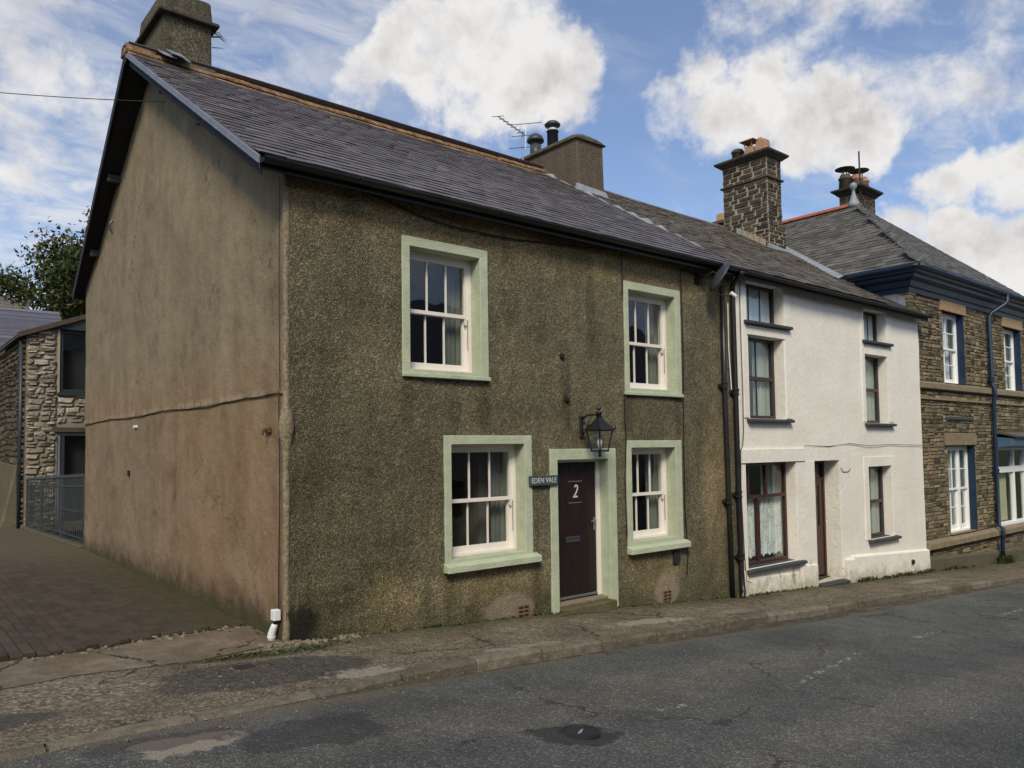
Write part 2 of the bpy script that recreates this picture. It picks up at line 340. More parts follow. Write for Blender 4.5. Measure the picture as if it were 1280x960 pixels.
@mat('chimney_render')
def _(n):
    a = n.noise(3.5, 6, .65); f = n.noise(42, 4, .7); st = n.noise(3, 5, .6, vec=n.scale(n.pos(), (2, 2, .3)))
    c = n.ramp(f, [(.35, (.045, .040, .027)), (.5, (.115, .098, .068)), (.65, (.24, .205, .15))])
    c = n.mix(n.math('MULTIPLY', n.sm(st, .42, .65), .55), c, (.045, .040, .028))
    c = n.mix(n.math('MULTIPLY', n.sm(a, .57, .72), .5), c, (.20, .19, .14))
    c = n.mix(n.math('MULTIPLY', n.sm(n.noise(9, 4, .6), .60, .68), .55), c, (.055, .075, .03))
    n.out(c, .95, n.bump(n.math('ADD', f, a), .03), spec=.1)
@mat('chimney_render_brown')
def _(n):
    f = n.noise(42, 4, .7); st = n.noise(2.5, 5, .6, vec=n.scale(n.pos(), (2, 2, .3)))
    c = n.ramp(f, [(.33, (.045, .036, .026)), (.5, (.100, .082, .060)), (.68, (.19, .158, .12))])
    c = n.mix(n.math('MULTIPLY', n.sm(st, .45, .7), .55), c, (.17, .13, .085))
    n.out(c, .95, n.bump(f, .02), spec=.1)
@mat('asphalt')
def _(n):
    P = n.pos(); x, y, z = n.sep(P)[:3]
    g = n.vor(75, out='Color'); g1 = n.sep(g)[0]; big = n.noise(.55, 6, .6); md = n.noise(3.5, 6, .65)
    c = n.ramp(g1, [(0, (.054, .056, .052)), (.6, (.080, .082, .076)), (.86, (.104, .104, .096)), (1, (.19, .185, .165))])
    c = n.mix(.85, c, n.ramp(big, [(.35, .72), (.65, 1.25)]), 'MULTIPLY')
    c = n.mix(.6, c, n.ramp(md, [(.3, .72), (.7, 1.28)]), 'MULTIPLY')
    # pale gritty chips of stone
    ch = n.sm(n.vor(9, vec=n.scale(P, (1, 1.3, 1))), .060, .030); ch = n.math('MULTIPLY', ch, n.sm(n.noise(3.1, 4, .6), .46, .60))
    c = n.mix(n.math('MULTIPLY', ch, .8), c, (.30, .28, .24))
    # wheel worn brownish band and dust by the kerb
    band = n.spot((2.2, -2.9, -.3), (3.4, .42, 9), .9, .45, 1.6)
    c = n.mix(n.math('MULTIPLY', band, .55), c, n.mix(1, c, (1.65, 1.42, 1.30), 'MULTIPLY'))
    band = n.spot((6.2, -4.6, -.5), (5.5, .35, 9), .9, .5, 1.2)
    c = n.mix(n.math('MULTIPLY', band, .5), c, n.mix(1, c, (1.5, 1.32, 1.22), 'MULTIPLY'))
    ky = n.math('ADD', n.math('SUBTRACT', y, n.sm(x, -.6, .8, -1.97, -1.55)), n.math('MULTIPLY', n.math('SUBTRACT', n.noise(2.6, 5, .7), .5), .65))
    c = n.mix(n.math('MULTIPLY', n.sm(ky, -.42, .0), .65), c, n.mix(.6, (.15, .12, .085), n.ramp(n.noise(60, 3), [(.3, (.05, .04, .028)), (.7, (.20, .165, .12))])))
    # old repairs
    for cc, r, col, k in (((-1.70, -2.42, 0), (.34, .16, 9), (.27, .225, .18), .85), ((-1.9, -2.28, 0), (.5, .14, 9), (.05, .042, .036), .6), ((-.95, -2.62, 0), (.5, .3, 9), (.026, .027, .030), .55), ((.66, -3.5, 0), (.34, .24, 9), (.022, .022, .024), .75)):
        c = n.mix(n.math('MULTIPLY', n.spot(cc, r, .25, 1.2, 4), k), c, col)
    # worn white dashes down the crown of the road
    for x0, x1, y0, y1, hw in ((1.66, 2.29, -3.42, -3.47, .035), (3.45, 5.75, -3.60, -3.14, .04), (7.3, 8.1, -3.05, -3.0, .05), (10.5, 12.2, -3.0, -2.95, .05)):
        t = n.math('DIVIDE', n.math('SUBTRACT', x, x0), x1-x0)
        yy = n.math('ABSOLUTE', n.math('SUBTRACT', y, n.math('ADD', n.math('MULTIPLY', t, y1-y0), y0)))
        m_ = n.math('MULTIPLY', n.sm(yy, hw*1.3, hw*.6), n.math('MULTIPLY', n.sm(t, -.03, .06), n.sm(t, 1.03, .9)))
        m_ = n.math('MULTIPLY', m_, n.sm(n.noise(11, 5, .75), .52, .60))
        c = n.mix(n.math('MULTIPLY', m_, .85), c, (.42, .41, .37))
    gl = n.math('SUBTRACT', y, n.sm(x, -.6, .8, -1.93, -1.62)); c = n.mix(n.math('MULTIPLY', n.math('MULTIPLY', n.sm(gl, -.07, .0), n.sm(n.noise(5, 4, .7), .36, .52)), .6), c, (.028, .027, .016))
    # cracks
    wv = n.vmath('ADD', P, n.scale(n.noise(3.2, 5, .65, col=True), (.5, .5, .5)))
    e = n.sm(n.vor(.42, 'DISTANCE_TO_EDGE', vec=wv), .010, .002)
    e = n.math('MULTIPLY', e, n.sm(n.noise(.9, 4, .6), .45, .58))
    c = n.mix(n.math('MULTIPLY', e, .6), c, (.018, .018, .017))
    h = n.math('ADD', n.math('MULTIPLY', n.vor(75), -.7), n.math('MULTIPLY', e, -1.5))
    nm = n.bump(h, .008, 1); nm = n.bump(n.noise(6, 4, .6), .02, .5, nm)
    n.out(c, n.sm(big, .3, .7, .8, .95), nm, spec=.25)
@mat('pavement_tarmac')
def _(n):
    P = n.pos(); x, y, z = n.sep(P)[:3]
    g1 = n.sep(n.vor(60, out='Color'))[0]; big = n.noise(1.1, 6, .62); md = n.noise(6, 6, .68)
    c = n.ramp(g1, [(0, (.082, .066, .046)), (.6, (.150, .123, .088)), (1, (.28, .235, .172))])
    c = n.mix(.85, c, n.ramp(big, [(.32, .62), (.68, 1.28)]), 'MULTIPLY'); c = n.mix(.6, c, n.ramp(md, [(.3, .65), (.7, 1.3)]), 'MULTIPLY')
    # dark tarmac panel by the corner
    pm = n.spot((-.62, -1.02, 0), (.98, .46, 9), .12, .12, 3)
    dk = n.ramp(g1, [(0, (.030, .028, .026)), (1, (.088, .080, .070))])
    c = n.mix(n.math('MULTIPLY', pm, .8), c, dk)
    pm = n.spot((-2.9, -1.35, 0), (.6, .22, 9), .12, .25, 3); c = n.mix(n.math('MULTIPLY', pm, .8), c, (.058, .055, .054))
    # bare aggregate
    ag = n.spot((-2.4, -.85, 0), (.95, .34, 9), .5, .5, 3)
    c = n.mix(n.math('MULTIPLY', ag, .75), c, n.ramp(n.sep(n.vor(34, out='Color'))[0], [(0, (.07, .055, .04)), (.6, (.17, .14, .10)), (1, (.34, .29, .22))]))
    for cc, r, k in (((.12, -1.45, 0), (.34, .15, 9), .65), ((4.45, -1.02, -.25), (.72, .13, 9), .75), ((2.0, -1.35, 0), (.5, .08, 9), .45), ((6.4, -1.0, 0), (.4, .1, 9), .3), ((13.2, -.75, 0), (.7, .12, 9), .5), ((-.2, -.25, 0), (.3, .1, 9), .5)):
        c = n.mix(n.math('MULTIPLY', n.spot(cc, r, .25, 1.3, 6), k), c, n.ramp(n.noise(45, 3), [(.3, (.19, .16, .13)), (.7, (.44, .39, .33))]))
    wl = n.math('ADD', y, n.math('MULTIPLY', n.math('SUBTRACT', n.noise(4, 5, .7), .5), .7))
    moss = n.math('MULTIPLY', n.sm(wl, -.62, -.02), n.sm(x, -.3, .1)); c = n.mix(n.math('MULTIPLY', moss, .6), c, (.048, .052, .016))
    m2 = n.spot((-.35, -.32, 0), (.75, .13, 9), .5, .5, 5); c = n.mix(n.math('MULTIPLY', m2, .8), c, (.035, .040, .014))
    wv = n.vmath('ADD', P, n.scale(n.noise(3.5, 5, .65, col=True), (.4, .4, .4)))
    e = n.math('MULTIPLY', n.sm(n.vor(.8, 'DISTANCE_TO_EDGE', vec=wv), .018, .004), n.sm(n.noise(1.3, 4, .6), .47, .56))
    c = n.mix(n.math('MULTIPLY', e, .55), c, (.024, .021, .015))
    nm = n.bump(n.math('SUBTRACT', n.math('MULTIPLY', g1, .4), n.math('MULTIPLY', e, 2)), .010, 1); nm = n.bump(n.noise(5, 5, .65), .05, .6, nm)
    n.out(c, .95, nm, spec=.15)
@mat('old_concrete')
def _(n):
    P = n.pos(); x, y, z = n.sep(P)[:3]; big = n.noise(1.6, 6, .65); g = n.noise(50, 5, .7); md = n.noise(9, 5, .7)
    c = n.ramp(big, [(.3, (.110, .083, .058)), (.5, (.175, .136, .097)), (.7, (.26, .21, .155))])
    c = n.mix(.6, c, n.ramp(g, [(.3, .6), (.7, 1.4)]), 'MULTIPLY'); c = n.mix(.6, c, n.ramp(md, [(.3, .7), (.7, 1.3)]), 'MULTIPLY')
    c = n.mix(n.math('MULTIPLY', n.sm(n.noise(22, 4, .7), .62, .68), .5), c, (.36, .31, .25))
    wv = n.vmath('ADD', P, n.scale(n.noise(3.5, 5, .65, col=True), (.4, .4, .4)))
    e = n.math('MULTIPLY', n.sm(n.vor(.9, 'DISTANCE_TO_EDGE', vec=wv), .020, .004), n.sm(n.noise(1.5, 4, .6), .45, .52))
    c = n.mix(n.math('MULTIPLY', e, .8), c, (.02, .016, .010))
    n.out(c, .95, n.bump(n.math('SUBTRACT', g, e), .02), spec=.15)
@mat('kerb_concrete')
def _(n):
    r = n.island(); md = n.noise(8, 6, .7); g = n.noise(60, 4, .7)
    c = n.ramp(r, [(0, (.13, .112, .080)), (.5, (.18, .155, .115)), (1, (.225, .195, .148))])
    c = n.mix(.8, c, n.ramp(md, [(.3, .5), (.7, 1.35)]), 'MULTIPLY'); c = n.mix(.5, c, n.ramp(g, [(.3, .6), (.7, 1.4)]), 'MULTIPLY')
    c = n.mix(n.math('MULTIPLY', n.sm(n.noise(3, 5, .7), .52, .66), .45), c, (.045, .045, .020))
    n.out(c, .92, n.bump(n.math('ADD', md, g), .015), spec=.2)
@mat('block_paver')
def _(n):
    P = n.pos(); x, y, z = n.sep(P)[:3]; r = n.island(); md = n.noise(4, 5, .65); g = n.noise(70, 3, .7)
    c = n.ramp(r, [(0, (.046, .035, .025)), (.4, (.056, .042, .031)), (.75, (.066, .050, .037)), (1, (.050, .039, .031))])
    c = n.mix(.7, c, n.ramp(md, [(.3, .7), (.7, 1.25)]), 'MULTIPLY'); c = n.mix(.4, c, n.ramp(g, [(.3, .6), (.7, 1.4)]), 'MULTIPLY')
    mo = n.math('MULTIPLY', n.sm(n.math('ADD', x, n.math('MULTIPLY', n.noise(2.5, 5, .7), .8)), -.9, .55), .6)
    c = n.mix(mo, c, (.052, .046, .017))
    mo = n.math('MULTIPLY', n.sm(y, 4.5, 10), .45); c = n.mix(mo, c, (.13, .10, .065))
    n.out(c, .85, n.bump(g, .004), spec=.25)
@mat('paver_bed')
def _(n):
    g = n.noise(30, 5, .7); n.out(n.ramp(g, [(.3, (.016, .013, .008)), (.7, (.05, .042, .022))]), .95, n.bump(g, .01), spec=.1)
@mat('ground_earth')
def _(n):
    g = n.noise(.3, 6, .6); n.out(n.ramp(g, [(.3, (.03, .045, .018)), (.7, (.07, .085, .035))]), .95, n.bump(n.noise(8, 4), .05), spec=.1)
@mat('glass')
def _(n):
    ge = n.node('ShaderNodeNewGeometry'); cs = n.math('ABSOLUTE', n.vmath('DOT_PRODUCT', ge.outputs['Incoming'], ge.outputs['Normal']))
    fr = n.math('ADD', n.math('MULTIPLY', n.math('POWER', n.math('SUBTRACT', 1., cs, clamp=True), 5.), .95), .045)
    t = n.node('ShaderNodeBsdfTransparent'); t.inputs[0].default_value = (.95, .97, .96, 1)
    g = n.node('ShaderNodeBsdfGlossy'); g.inputs[0].default_value = (1, 1, 1, 1); g.inputs['Roughness'].default_value = .015
    n.l.new(n.bump(n.noise(1.4, 2), .012, .6), g.inputs['Normal'])
    m = n.node('ShaderNodeMixShader'); n.put(m.inputs[0], fr); n.l.new(t.outputs[0], m.inputs[1]); n.l.new(g.outputs[0], m.inputs[2])
    o = n.node('ShaderNodeOutputMaterial'); n.l.new(m.outputs[0], o.inputs[0])
@mat('lace')
def _(n):
    P = n.pos(); v = n.vor(40, 'DISTANCE_TO_EDGE', vec=n.scale(P, (1.4, .3, .7)))
    h = n.noise(12, 4, .7, vec=n.scale(P, (3, 1, .25)))
    m = n.math('MAXIMUM', n.sm(v, .16, .05), n.sm(h, .42, .62))
    d = n.node('ShaderNodeBsdfDiffuse'); d.inputs[0].default_value = (.66, .69, .67, 1)
    t = n.node('ShaderNodeBsdfTransparent'); x = n.node('ShaderNodeMixShader')
    n.put(x.inputs[0], n.sm(m, 0, 1, .45, 1)); n.l.new(t.outputs[0], x.inputs[1]); n.l.new(d.outputs[0], x.inputs[2])
    o = n.node('ShaderNodeOutputMaterial'); n.l.new(x.outputs[0], o.inputs[0])
def leaf_mat(name, a_, b_, c_):
    @mat(name)
    def _(n):
        r = n.island(); g = n.noise(1.2, 4, .6)
        c = n.ramp(r, [(0, a_), (.6, b_), (1, c_)]); c = n.mix(.6, c, n.ramp(g, [(.35, .6), (.65, 1.35)]), 'MULTIPLY')
        b = n.out(c, .6, spec=.3); b.inputs['Transmission Weight'].default_value = 0
leaf_mat('leaf_oak', (.020, .036, .008), (.045, .066, .014), (.10, .085, .022))
leaf_mat('leaf_weed', (.028, .036, .010), (.050, .060, .016), (.095, .085, .030))
@mat('bark')
def _(n):
    f = n.noise(12, 5, .7); n.out(n.ramp(f, [(.3, (.03, .024, .018)), (.7, (.10, .085, .065))]), .95, n.bump(f, .03))

# ------------------------------------------------------------------ mesh helpers
def tri_ok(): pass
class MB:
    def __init__(s): s.v = []; s.f = []; s.m = []
    def add(s, vs, fs, mi=0):
        o = len(s.v); s.v += [tuple(v) for v in vs]; s.f += [tuple(i+o for i in f) for f in fs]; s.m += [mi]*len(fs); return s
    def quad(s, a, b, c, d, mi=0): return s.add([a, b, c, d], [(0, 1, 2, 3)], mi)
    def box(s, x0, x1, y0, y1, z0, z1, mi=0):
        vs = [(x0, y0, z0), (x1, y0, z0), (x1, y1, z0), (x0, y1, z0), (x0, y0, z1), (x1, y0, z1), (x1, y1, z1), (x0, y1, z1)]
        return s.add(vs, BF, mi)
    def hexa(s, vs, mi=0): return s.add(vs, BF, mi)
    def prism(s, prof, a, b, mi=0):
        """sweep a closed 2D profile (list of offsets as Vectors) from point a to b"""
        n_ = len(prof); vs = [V(a)+p for p in prof]+[V(b)+p for p in prof]
        fs = [(i, (i+1) % n_, n_+(i+1) % n_, n_+i) for i in range(n_)]+[tuple(range(n_))[::-1], tuple(range(n_, 2*n_))]
        return s.add(vs, fs, mi)
    def tube(s, pts, r, seg=8, mi=0, caps=True):
        pts = [V(p) for p in pts]; rs = r if isinstance(r, (list, tuple)) else [r]*len(pts); vs = []; fs = []
        prev = None
        for i, p in enumerate(pts):
            t = (pts[min(i+1, len(pts)-1)]-pts[max(i-1, 0)]).normalized()
            if prev is None:
                a = t.cross(V((0, 0, 1)));
                if a.length < .1: a = t.cross(V((1, 0, 0)))
            else: a = prev - t*prev.dot(t)
            a.normalize(); prev = a; b = t.cross(a)
            for k in range(seg):
                an = 2*PI*k/seg; vs.append(p+(a*math.cos(an)+b*math.sin(an))*rs[i])
        for i in range(len(pts)-1):
            for k in range(seg): fs.append((i*seg+k, i*seg+(k+1) % seg, (i+1)*seg+(k+1) % seg, (i+1)*seg+k))
        if caps: fs += [tuple(range(seg))[::-1], tuple((len(pts)-1)*seg+k for k in range(seg))]
        return s.add(vs, fs, mi)
    def lathe(s, c, prof, seg=16, mi=0, sq=False):
        """profile of (radius, z) about the vertical through c; sq: four-sided, turned 45 degrees"""
        if sq: seg = 4
        vs = []; fs = []; c = V(c)
        for r, z in prof:
            for k in range(seg):
                an = 2*PI*k/seg+(PI/4 if sq else 0); vs.append(c+V((math.cos(an)*r, math.sin(an)*r, z)))
        for i in range(len(prof)-1):
            for k in range(seg): fs.append((i*seg+k, i*seg+(k+1) % seg, (i+1)*seg+(k+1) % seg, (i+1)*seg+k))
        fs += [tuple(range(seg))[::-1], tuple((len(prof)-1)*seg+k for k in range(seg))]
        return s.add(vs, fs, mi)
    def mesh(s, name, mats, smooth=False):
        me = bpy.data.meshes.new(name); me.from_pydata(s.v, [], s.f)
        for m in (mats if isinstance(mats, (list, tuple)) else [mats]): me.materials.append(M[m])
        if len(me.materials) > 1: me.polygons.foreach_set('material_index', s.m)
        if smooth: me.polygons.foreach_set('use_smooth', [True]*len(me.polygons))
        me.update(); return me
    def build(s, name, mats, parent=None, smooth=False, bevel=0, fix=True):
        me = s.mesh(name, mats, smooth)
        if fix:
            bm = bmesh.new(); bm.from_mesh(me)
            if bevel:
                bmesh.ops.bevel(bm, geom=[e for e in bm.edges if e.is_manifold and e.calc_face_angle(0) > .5], offset=bevel, segments=1, affect='EDGES')
            bmesh.ops.recalc_face_normals(bm, faces=bm.faces); bm.to_mesh(me); bm.free()
        o = bpy.data.objects.new(name, me); return link(o, parent)
BF = [(0, 3, 2, 1), (4, 5, 6, 7), (0, 1, 5, 4), (1, 2, 6, 5), (2, 3, 7, 6), (3, 0, 4, 7)]
def link(o, parent=None):
    COL.objects.link(o)
    if parent is not None:
        o.parent = parent
        if parent.type == 'EMPTY': o.matrix_parent_inverse = Matrix.Translation(-parent.location)
    return o
def tag(o, label=None, cat=None, group=None, kind=None):
    if label: o['label'] = label
    if cat: o['category'] = cat
    if group: o['group'] = group
    if kind: o['kind'] = kind
    return o
def thing(name, loc, label, cat, group=None):
    o = bpy.data.objects.new(name, None); o.location = loc; COL.objects.link(o); o.empty_display_size = .2
    return tag(o, label, cat, group)
def box(name, m, parent, *b, bevel=0): return MB().box(*b).build(name, m, parent, bevel=bevel)

def jitter_box(seed, amt, front=True):
    """a unit block -.5...5 with irregular corners, 12 triangles; local y is depth (front at -.5)"""
    r = random.Random(seed); b = MB()
    vs = [(x, y, z) for z in (-.5, .5) for (x, y) in ((-.5, -.5), (.5, -.5), (.5, .5), (-.5, .5))]
    vs = [V((x*(1-r.random()*amt), y+(r.uniform(-.25, .25) if y < 0 else 0), z*(1-r.random()*amt*1.4))) for x, y, z in vs]
    b.hexa(vs); return b
def cobble_block(seed, amt):
    """unit stone with a chamfered, faceted front"""
    r = random.Random(seed); b = MB(); rings = []
    for y, k in ((.5, 1.0), (-.15, 1.0), (-.5, .78)):
        ring = []
        for j, (x, z) in enumerate(((-.5, -.5), (0, -.5), (.5, -.5), (.5, .5), (0, .5), (-.5, .5))):
            rr = random.Random(seed*31+j); q = 1-rr.random()*amt
            ring.append(V((x*k*q+.06*amt*rr.uniform(-1, 1), y+(rr.uniform(-.15, .15) if y < 0 else 0), z*k*(1-rr.random()*amt*1.3))))
        rings.append(ring)
    vs = [v for ring in rings for v in ring]; fs = []
    for i in range(2):
        for k in range(6): fs.append((i*6+k, i*6+(k+1) % 6, (i+1)*6+(k+1) % 6, (i+1)*6+k))
    fs += [(12, 13, 16, 17), (13, 14, 15, 16)]
    b.add(vs, fs); return b

def visible_key(p): return (V(p)-CP).length
def scatter(name, templates, m, items, parent, limit=300, key=None, smooth=False):
    """items: list of (template index, matrix). The largest-showing `limit` become objects sharing meshes; the rest one 'stuff' part."""
    key = key or (lambda it: visible_key(it[1].translation))
    items = sorted(items, key=key)
    meshes = []
    for t in templates:
        me = t.mesh(name, m, smooth); bm = bmesh.new(); bm.from_mesh(me); bmesh.ops.recalc_face_normals(bm, faces=bm.faces); bm.to_mesh(me); bm.free(); meshes.append(me)
    base = parent.matrix_world.inverted() if parent.type != 'EMPTY' else None
    for ti, mw in items[:limit]:
        o = bpy.data.objects.new(name, meshes[ti]); link(o, parent)
        o.matrix_basis = mw
    rest = items[limit:]
    if rest:
        b = MB()
        for ti, mw in rest:
            me = meshes[ti]; b.add([mw @ v.co for v in me.vertices], [tuple(p.vertices) for p in me.polygons])
        o = b.build(name+'_field', m, parent, smooth, fix=False); o['kind'] = 'stuff'
    return

def frame_matrix(o, ux, uy, uz, sx, sy, sz):
    return Matrix(((ux.x*sx, uy.x*sy, uz.x*sz, o.x), (ux.y*sx, uy.y*sy, uz.y*sz, o.y), (ux.z*sx, uy.z*sy, uz.z*sz, o.z), (0, 0, 0, 1)))

def stone_courses(u0, u1, v0, v1, hmin, hmax, wmin, wmax, gap, rnd, skip=None, wander=0.):
    """coursed rubble layout -> list of (uc, vc, w, h)"""
    out = []; v = v0
    while v < v1-.02:
        h = rnd.uniform(hmin, hmax)
        if v+h > v1-.5*hmin: h = v1-v
        u = u0
        while u < u1-.01:
            w_ = rnd.uniform(wmin, wmax)
            if u+w_ > u1-.5*wmin: w_ = u1-u
            parts = [(v, h)]
            if h > (hmin+hmax)/2 and rnd.random() < .45:
                k = rnd.uniform(.4, .6); parts = [(v, h*k), (v+h*k, h*(1-k))]
            for vv, hh in parts:
                cu, cvv = u+w_/2, vv+hh/2
                if skip is None or not skip(u, u+w_, vv, vv+hh):
                    out.append((cu, cvv+wander*(mnoise.noise(V((cu*.8, vv*.8, 3.)))), w_-gap, hh-gap))
            u += w_
        v += h
    return out

def slates(parent, name, m, origin, udir, sdir, ulen, slen, course, wid, limit=300, keep=None, thick=.010, seed=1, jit=1., sag=None):
    """courses of slates: origin at the eave, udir along the eave, sdir up the slope"""
    r = random.Random(seed); nrm = udir.cross(sdir).normalized()
    if nrm.z < 0: nrm = -nrm
    T = []
    for k in range(4):
        rr = random.Random(seed*9+k); b = MB()
        q = lambda a: a*(1+rr.uniform(-.012, .012))
        b.hexa([(-.5, q(-.5)+rr.uniform(-.01, .01), -.5), (.5, q(-.5)+rr.uniform(-.01, .01), -.5), (.5, .5, -.5), (-.5, .5, -.5), (-.5, q(-.5)+rr.uniform(-.01, .01), .5), (.5, q(-.5)+rr.uniform(-.01, .01), .5), (.5, .5, .5), (-.5, .5, .5)])
        T.append(b)
    items = []; nc = int(slen/course)+1; L = course*2.1; tilt = 2.2*thick/L
    for i in range(nc):
        s0 = i*course; off = (i % 2)*wid*.5 + r.uniform(-.02, .02); u = -off
        w_i = wid*(1-.12*i/nc)
        while u < ulen:
            a, b_ = max(u, 0), min(u+w_i, ulen)
            if b_-a > wid*.12:
                Lc = min(L, slen-s0+.03)
                ctr_s = s0+Lc/2+r.uniform(-.006, .006)*jit
                p = origin+udir*((a+b_)/2)+sdir*ctr_s+nrm*(thick*1.6+tilt*0+r.uniform(0, .003)*jit)
                if sag: p = p+V((0, 0, sag(p)))
                if keep is None or keep(p):
                    # rotate so the tail rides on the course below
                    ang = -(2.3*thick)/L*1.0+r.uniform(-.004, .004)*jit
                    sd_ = (sdir*math.cos(ang)+nrm*math.sin(ang)).normalized(); nn = udir.cross(sd_).normalized()
                    if nn.z < 0: nn = -nn
                    tw = r.uniform(-.008, .008)*jit
                    ud_ = (udir+sd_*tw).normalized()
                    items.append((r.randrange(4), frame_matrix(p, ud_, sd_, nn, (b_-a)-.004, Lc, thick*r.uniform(.8, 1.3))))
            u += w_i
    scatter(name, T, m, items, parent, limit)

def wall_sheet(name, m, parent, xs0, xs1, zbot, ztop, holes, y=0., step=.3, amp=.008, axis='x', extra_z=(), yfun=None, flip=False):
    """a wall face with rectangular openings; axis 'x' runs along X at y, 'y' runs along Y at x=y"""
    cx = {xs0, xs1}; cz = set(extra_z)
    for a, b_, c_, d in holes: cx |= {a, b_}; cz |= {c_, d}
    zlo = min(zbot(x) for x in (xs0, xs1)); zhi = max(ztop(x) for x in [xs0+(xs1-xs0)*t/20 for t in range(21)])
    def fill(s, lo, hi):
        L = sorted(v for v in s if lo <= v <= hi)
        if not L or L[0] > lo: L = [lo]+L
        if L[-1] < hi: L.append(hi)
        o = []
        for a, b_ in zip(L, L[1:]):
            k = max(1, int(math.ceil((b_-a)/step-1e-6)))
            o += [a+(b_-a)*i/k for i in range(k)]
        return o+[L[-1]]
    X = fill(cx, xs0, xs1); Z = fill(cz, zlo, zhi)
    b = MB(); idx = {}
    hv = {(a, c_) for a, b_, c_, d in holes}
    def P(x, z):
        z = min(max(z, zbot(x)), ztop(x)); k = (round(x, 4), round(z, 4))
        if k not in idx:
            d = amp*(mnoise.noise(V((x*1.1, z*1.1, 5.3)))+.6*mnoise.noise(V((x*3.1, z*3.1, 1.3))))
            for a, b_, c_, e in holes:
                if a-.001 <= x <= b_+.001 and c_-.001 <= z <= e+.001: d = 0
            yy = (yfun(x, z) if yfun else y)+d
            idx[k] = len(b.v); b.v.append((x, yy, z) if axis == 'x' else (yy, x, z))
        return idx[k]
    for i in range(len(X)-1):
        for j in range(len(Z)-1):
            mx = (X[i]+X[i+1])/2; mz = (Z[j]+Z[j+1])/2
            if any(a < mx < b_ and c_ < mz < d for a, b_, c_, d in holes): continue
            q = [P(X[i], Z[j]), P(X[i+1], Z[j]), P(X[i+1], Z[j+1]), P(X[i], Z[j+1])]
            q = list(dict.fromkeys(q))
            if len(q) < 3: continue
            b.f.append(tuple(q)); b.m.append(0)
    me = bpy.data.meshes.new(name); me.from_pydata(b.v, [], b.f); me.materials.append(M[m])
    me.polygons.foreach_set('use_smooth', [True]*len(me.polygons))
    o = bpy.data.objects.new(name, me); return link(o, parent)

# ------------------------------------------------------------------ ground shape
def lerp_tab(tab, x):
    if x <= tab[0][0]: return tab[0][1]
    for (a, u), (b_, v) in zip(tab, tab[1:]):
        if x <= b_: return u+(v-u)*(x-a)/(b_-a)
    return tab[-1][1]
GT = [(-60, 3.), (-30, 1.6), (-10, .6), (-2.6, .18), (0, .02), (3.7, -.21), (7.75, -.53), (15.3, -.94), (19.5, -1.18), (60, -3.4), (200, -5)]
def g(x, y=0): return lerp_tab(GT, x)+.012*min(max(y, 0), 30)
KT = [(-40, -3.2), (-8, -2.6), (-2.7, -2.16), (-2.1, -2.06), (-1.28, -1.98), (-.5, -1.90), (.1, -1.76), (.6, -1.66), (1.5, -1.60), (4.5, -1.60), (6, -1.40), (10.1, -1.33), (16.4, -1.58), (25, -2.2), (60, -7)]
def ky(x): return lerp_tab(KT, x)
def drop(x):
    t = min(1, max(0, (x+.6)/1.4)); return .015+.095*t*t*(3-2*t)

def CEn(x): return lerp_tab(CE, x)+.035*mnoise.noise(V((x*3.5, 1, 0)))+.02*mnoise.noise(V((x*11, 1, 0)))
def sheet(name, m, x0, x1, nx, ylo, yhi, ny, zf, parent=None, amp=0.):
    b = MB()
    for i in range(nx+1):
        x = x0+(x1-x0)*i/nx; a, c_ = ylo(x), yhi(x)
        for j in range(ny+1):
            y = a+(c_-a)*j/ny; z = zf(x, y)+(amp*mnoise.noise(V((x*1.3, y*1.3, 0))) if 0 < j < ny else 0); b.v.append((x, y, z))
    for i in range(nx):
        for j in range(ny): b.f.append((i*(ny+1)+j, (i+1)*(ny+1)+j, (i+1)*(ny+1)+j+1, i*(ny+1)+j+1)); b.m.append(0)
    me = b.mesh(name, m, True); o = bpy.data.objects.new(name, me); return link(o, parent)

gb = MB(); xs = [-2000, -600, -200, -60, -30, -10, 0, 8, 15, 30, 60, 200, 600, 2000]
ys = [-2000, -600, -150, -40, -20, -9, -2, 0, 10, 30, 60, 150, 600, 2000]
for x in xs:
    for y in ys: gb.v.append((x, y, g(max(-60, min(200, x)), y)-.22))
for i in range(len(xs)-1):
    for j in range(len(ys)-1): a = i*len(ys)+j; gb.f.append((a, a+len(ys), a+len(ys)+1, a+1)); gb.m.append(0)
tag(link(bpy.data.objects.new('ground', gb.mesh('ground', 'ground_earth', True))), kind='structure')
tag(sheet('road', 'asphalt', -30, 60, 240, lambda x: -9.4, lambda x: ky(x)+.02, 22, lambda x, y: g(x)-drop(x)-.018*max(0, min(1, (abs(y+5)-2)/2))*0+.03*math.cos((y+5)/3.6*PI/2)*(.3), amp=.012), kind='structure')
tag(sheet('opposite_pavement', 'pavement_tarmac', -30, 60, 90, lambda x: -11.1, lambda x: -9.38, 4, lambda x, y: g(x)+.005), kind='structure')
CE = [(-30, -1.4), (-6, -1.0), (-2.5, -.47), (-2.0, -.30), (-1.5, -.29), (-.96, -.30), (-.33, -.06), (.02, .06)]   # pavement / concrete joint
PE = [(-30, -.2), (-6, .1), (-2.4, .44), (-1.76, .52), (-.88, .80), (.02, .97)]                                  # concrete / paver joint
pave = tag(sheet('pavement', 'pavement_tarmac', -30, 60, 900, lambda x: ky(x)+.13, lambda x: CEn(x) if x < 0 else .03, 12, lambda x, y: g(x), amp=.014), kind='structure')
tag(sheet('concrete_apron', 'old_concrete', -8, .02, 160, lambda x: CEn(x)-.02, lambda x: lerp_tab(PE, x)+.02, 8, lambda x, y: g(x, y)+.006, amp=.012), kind='structure')
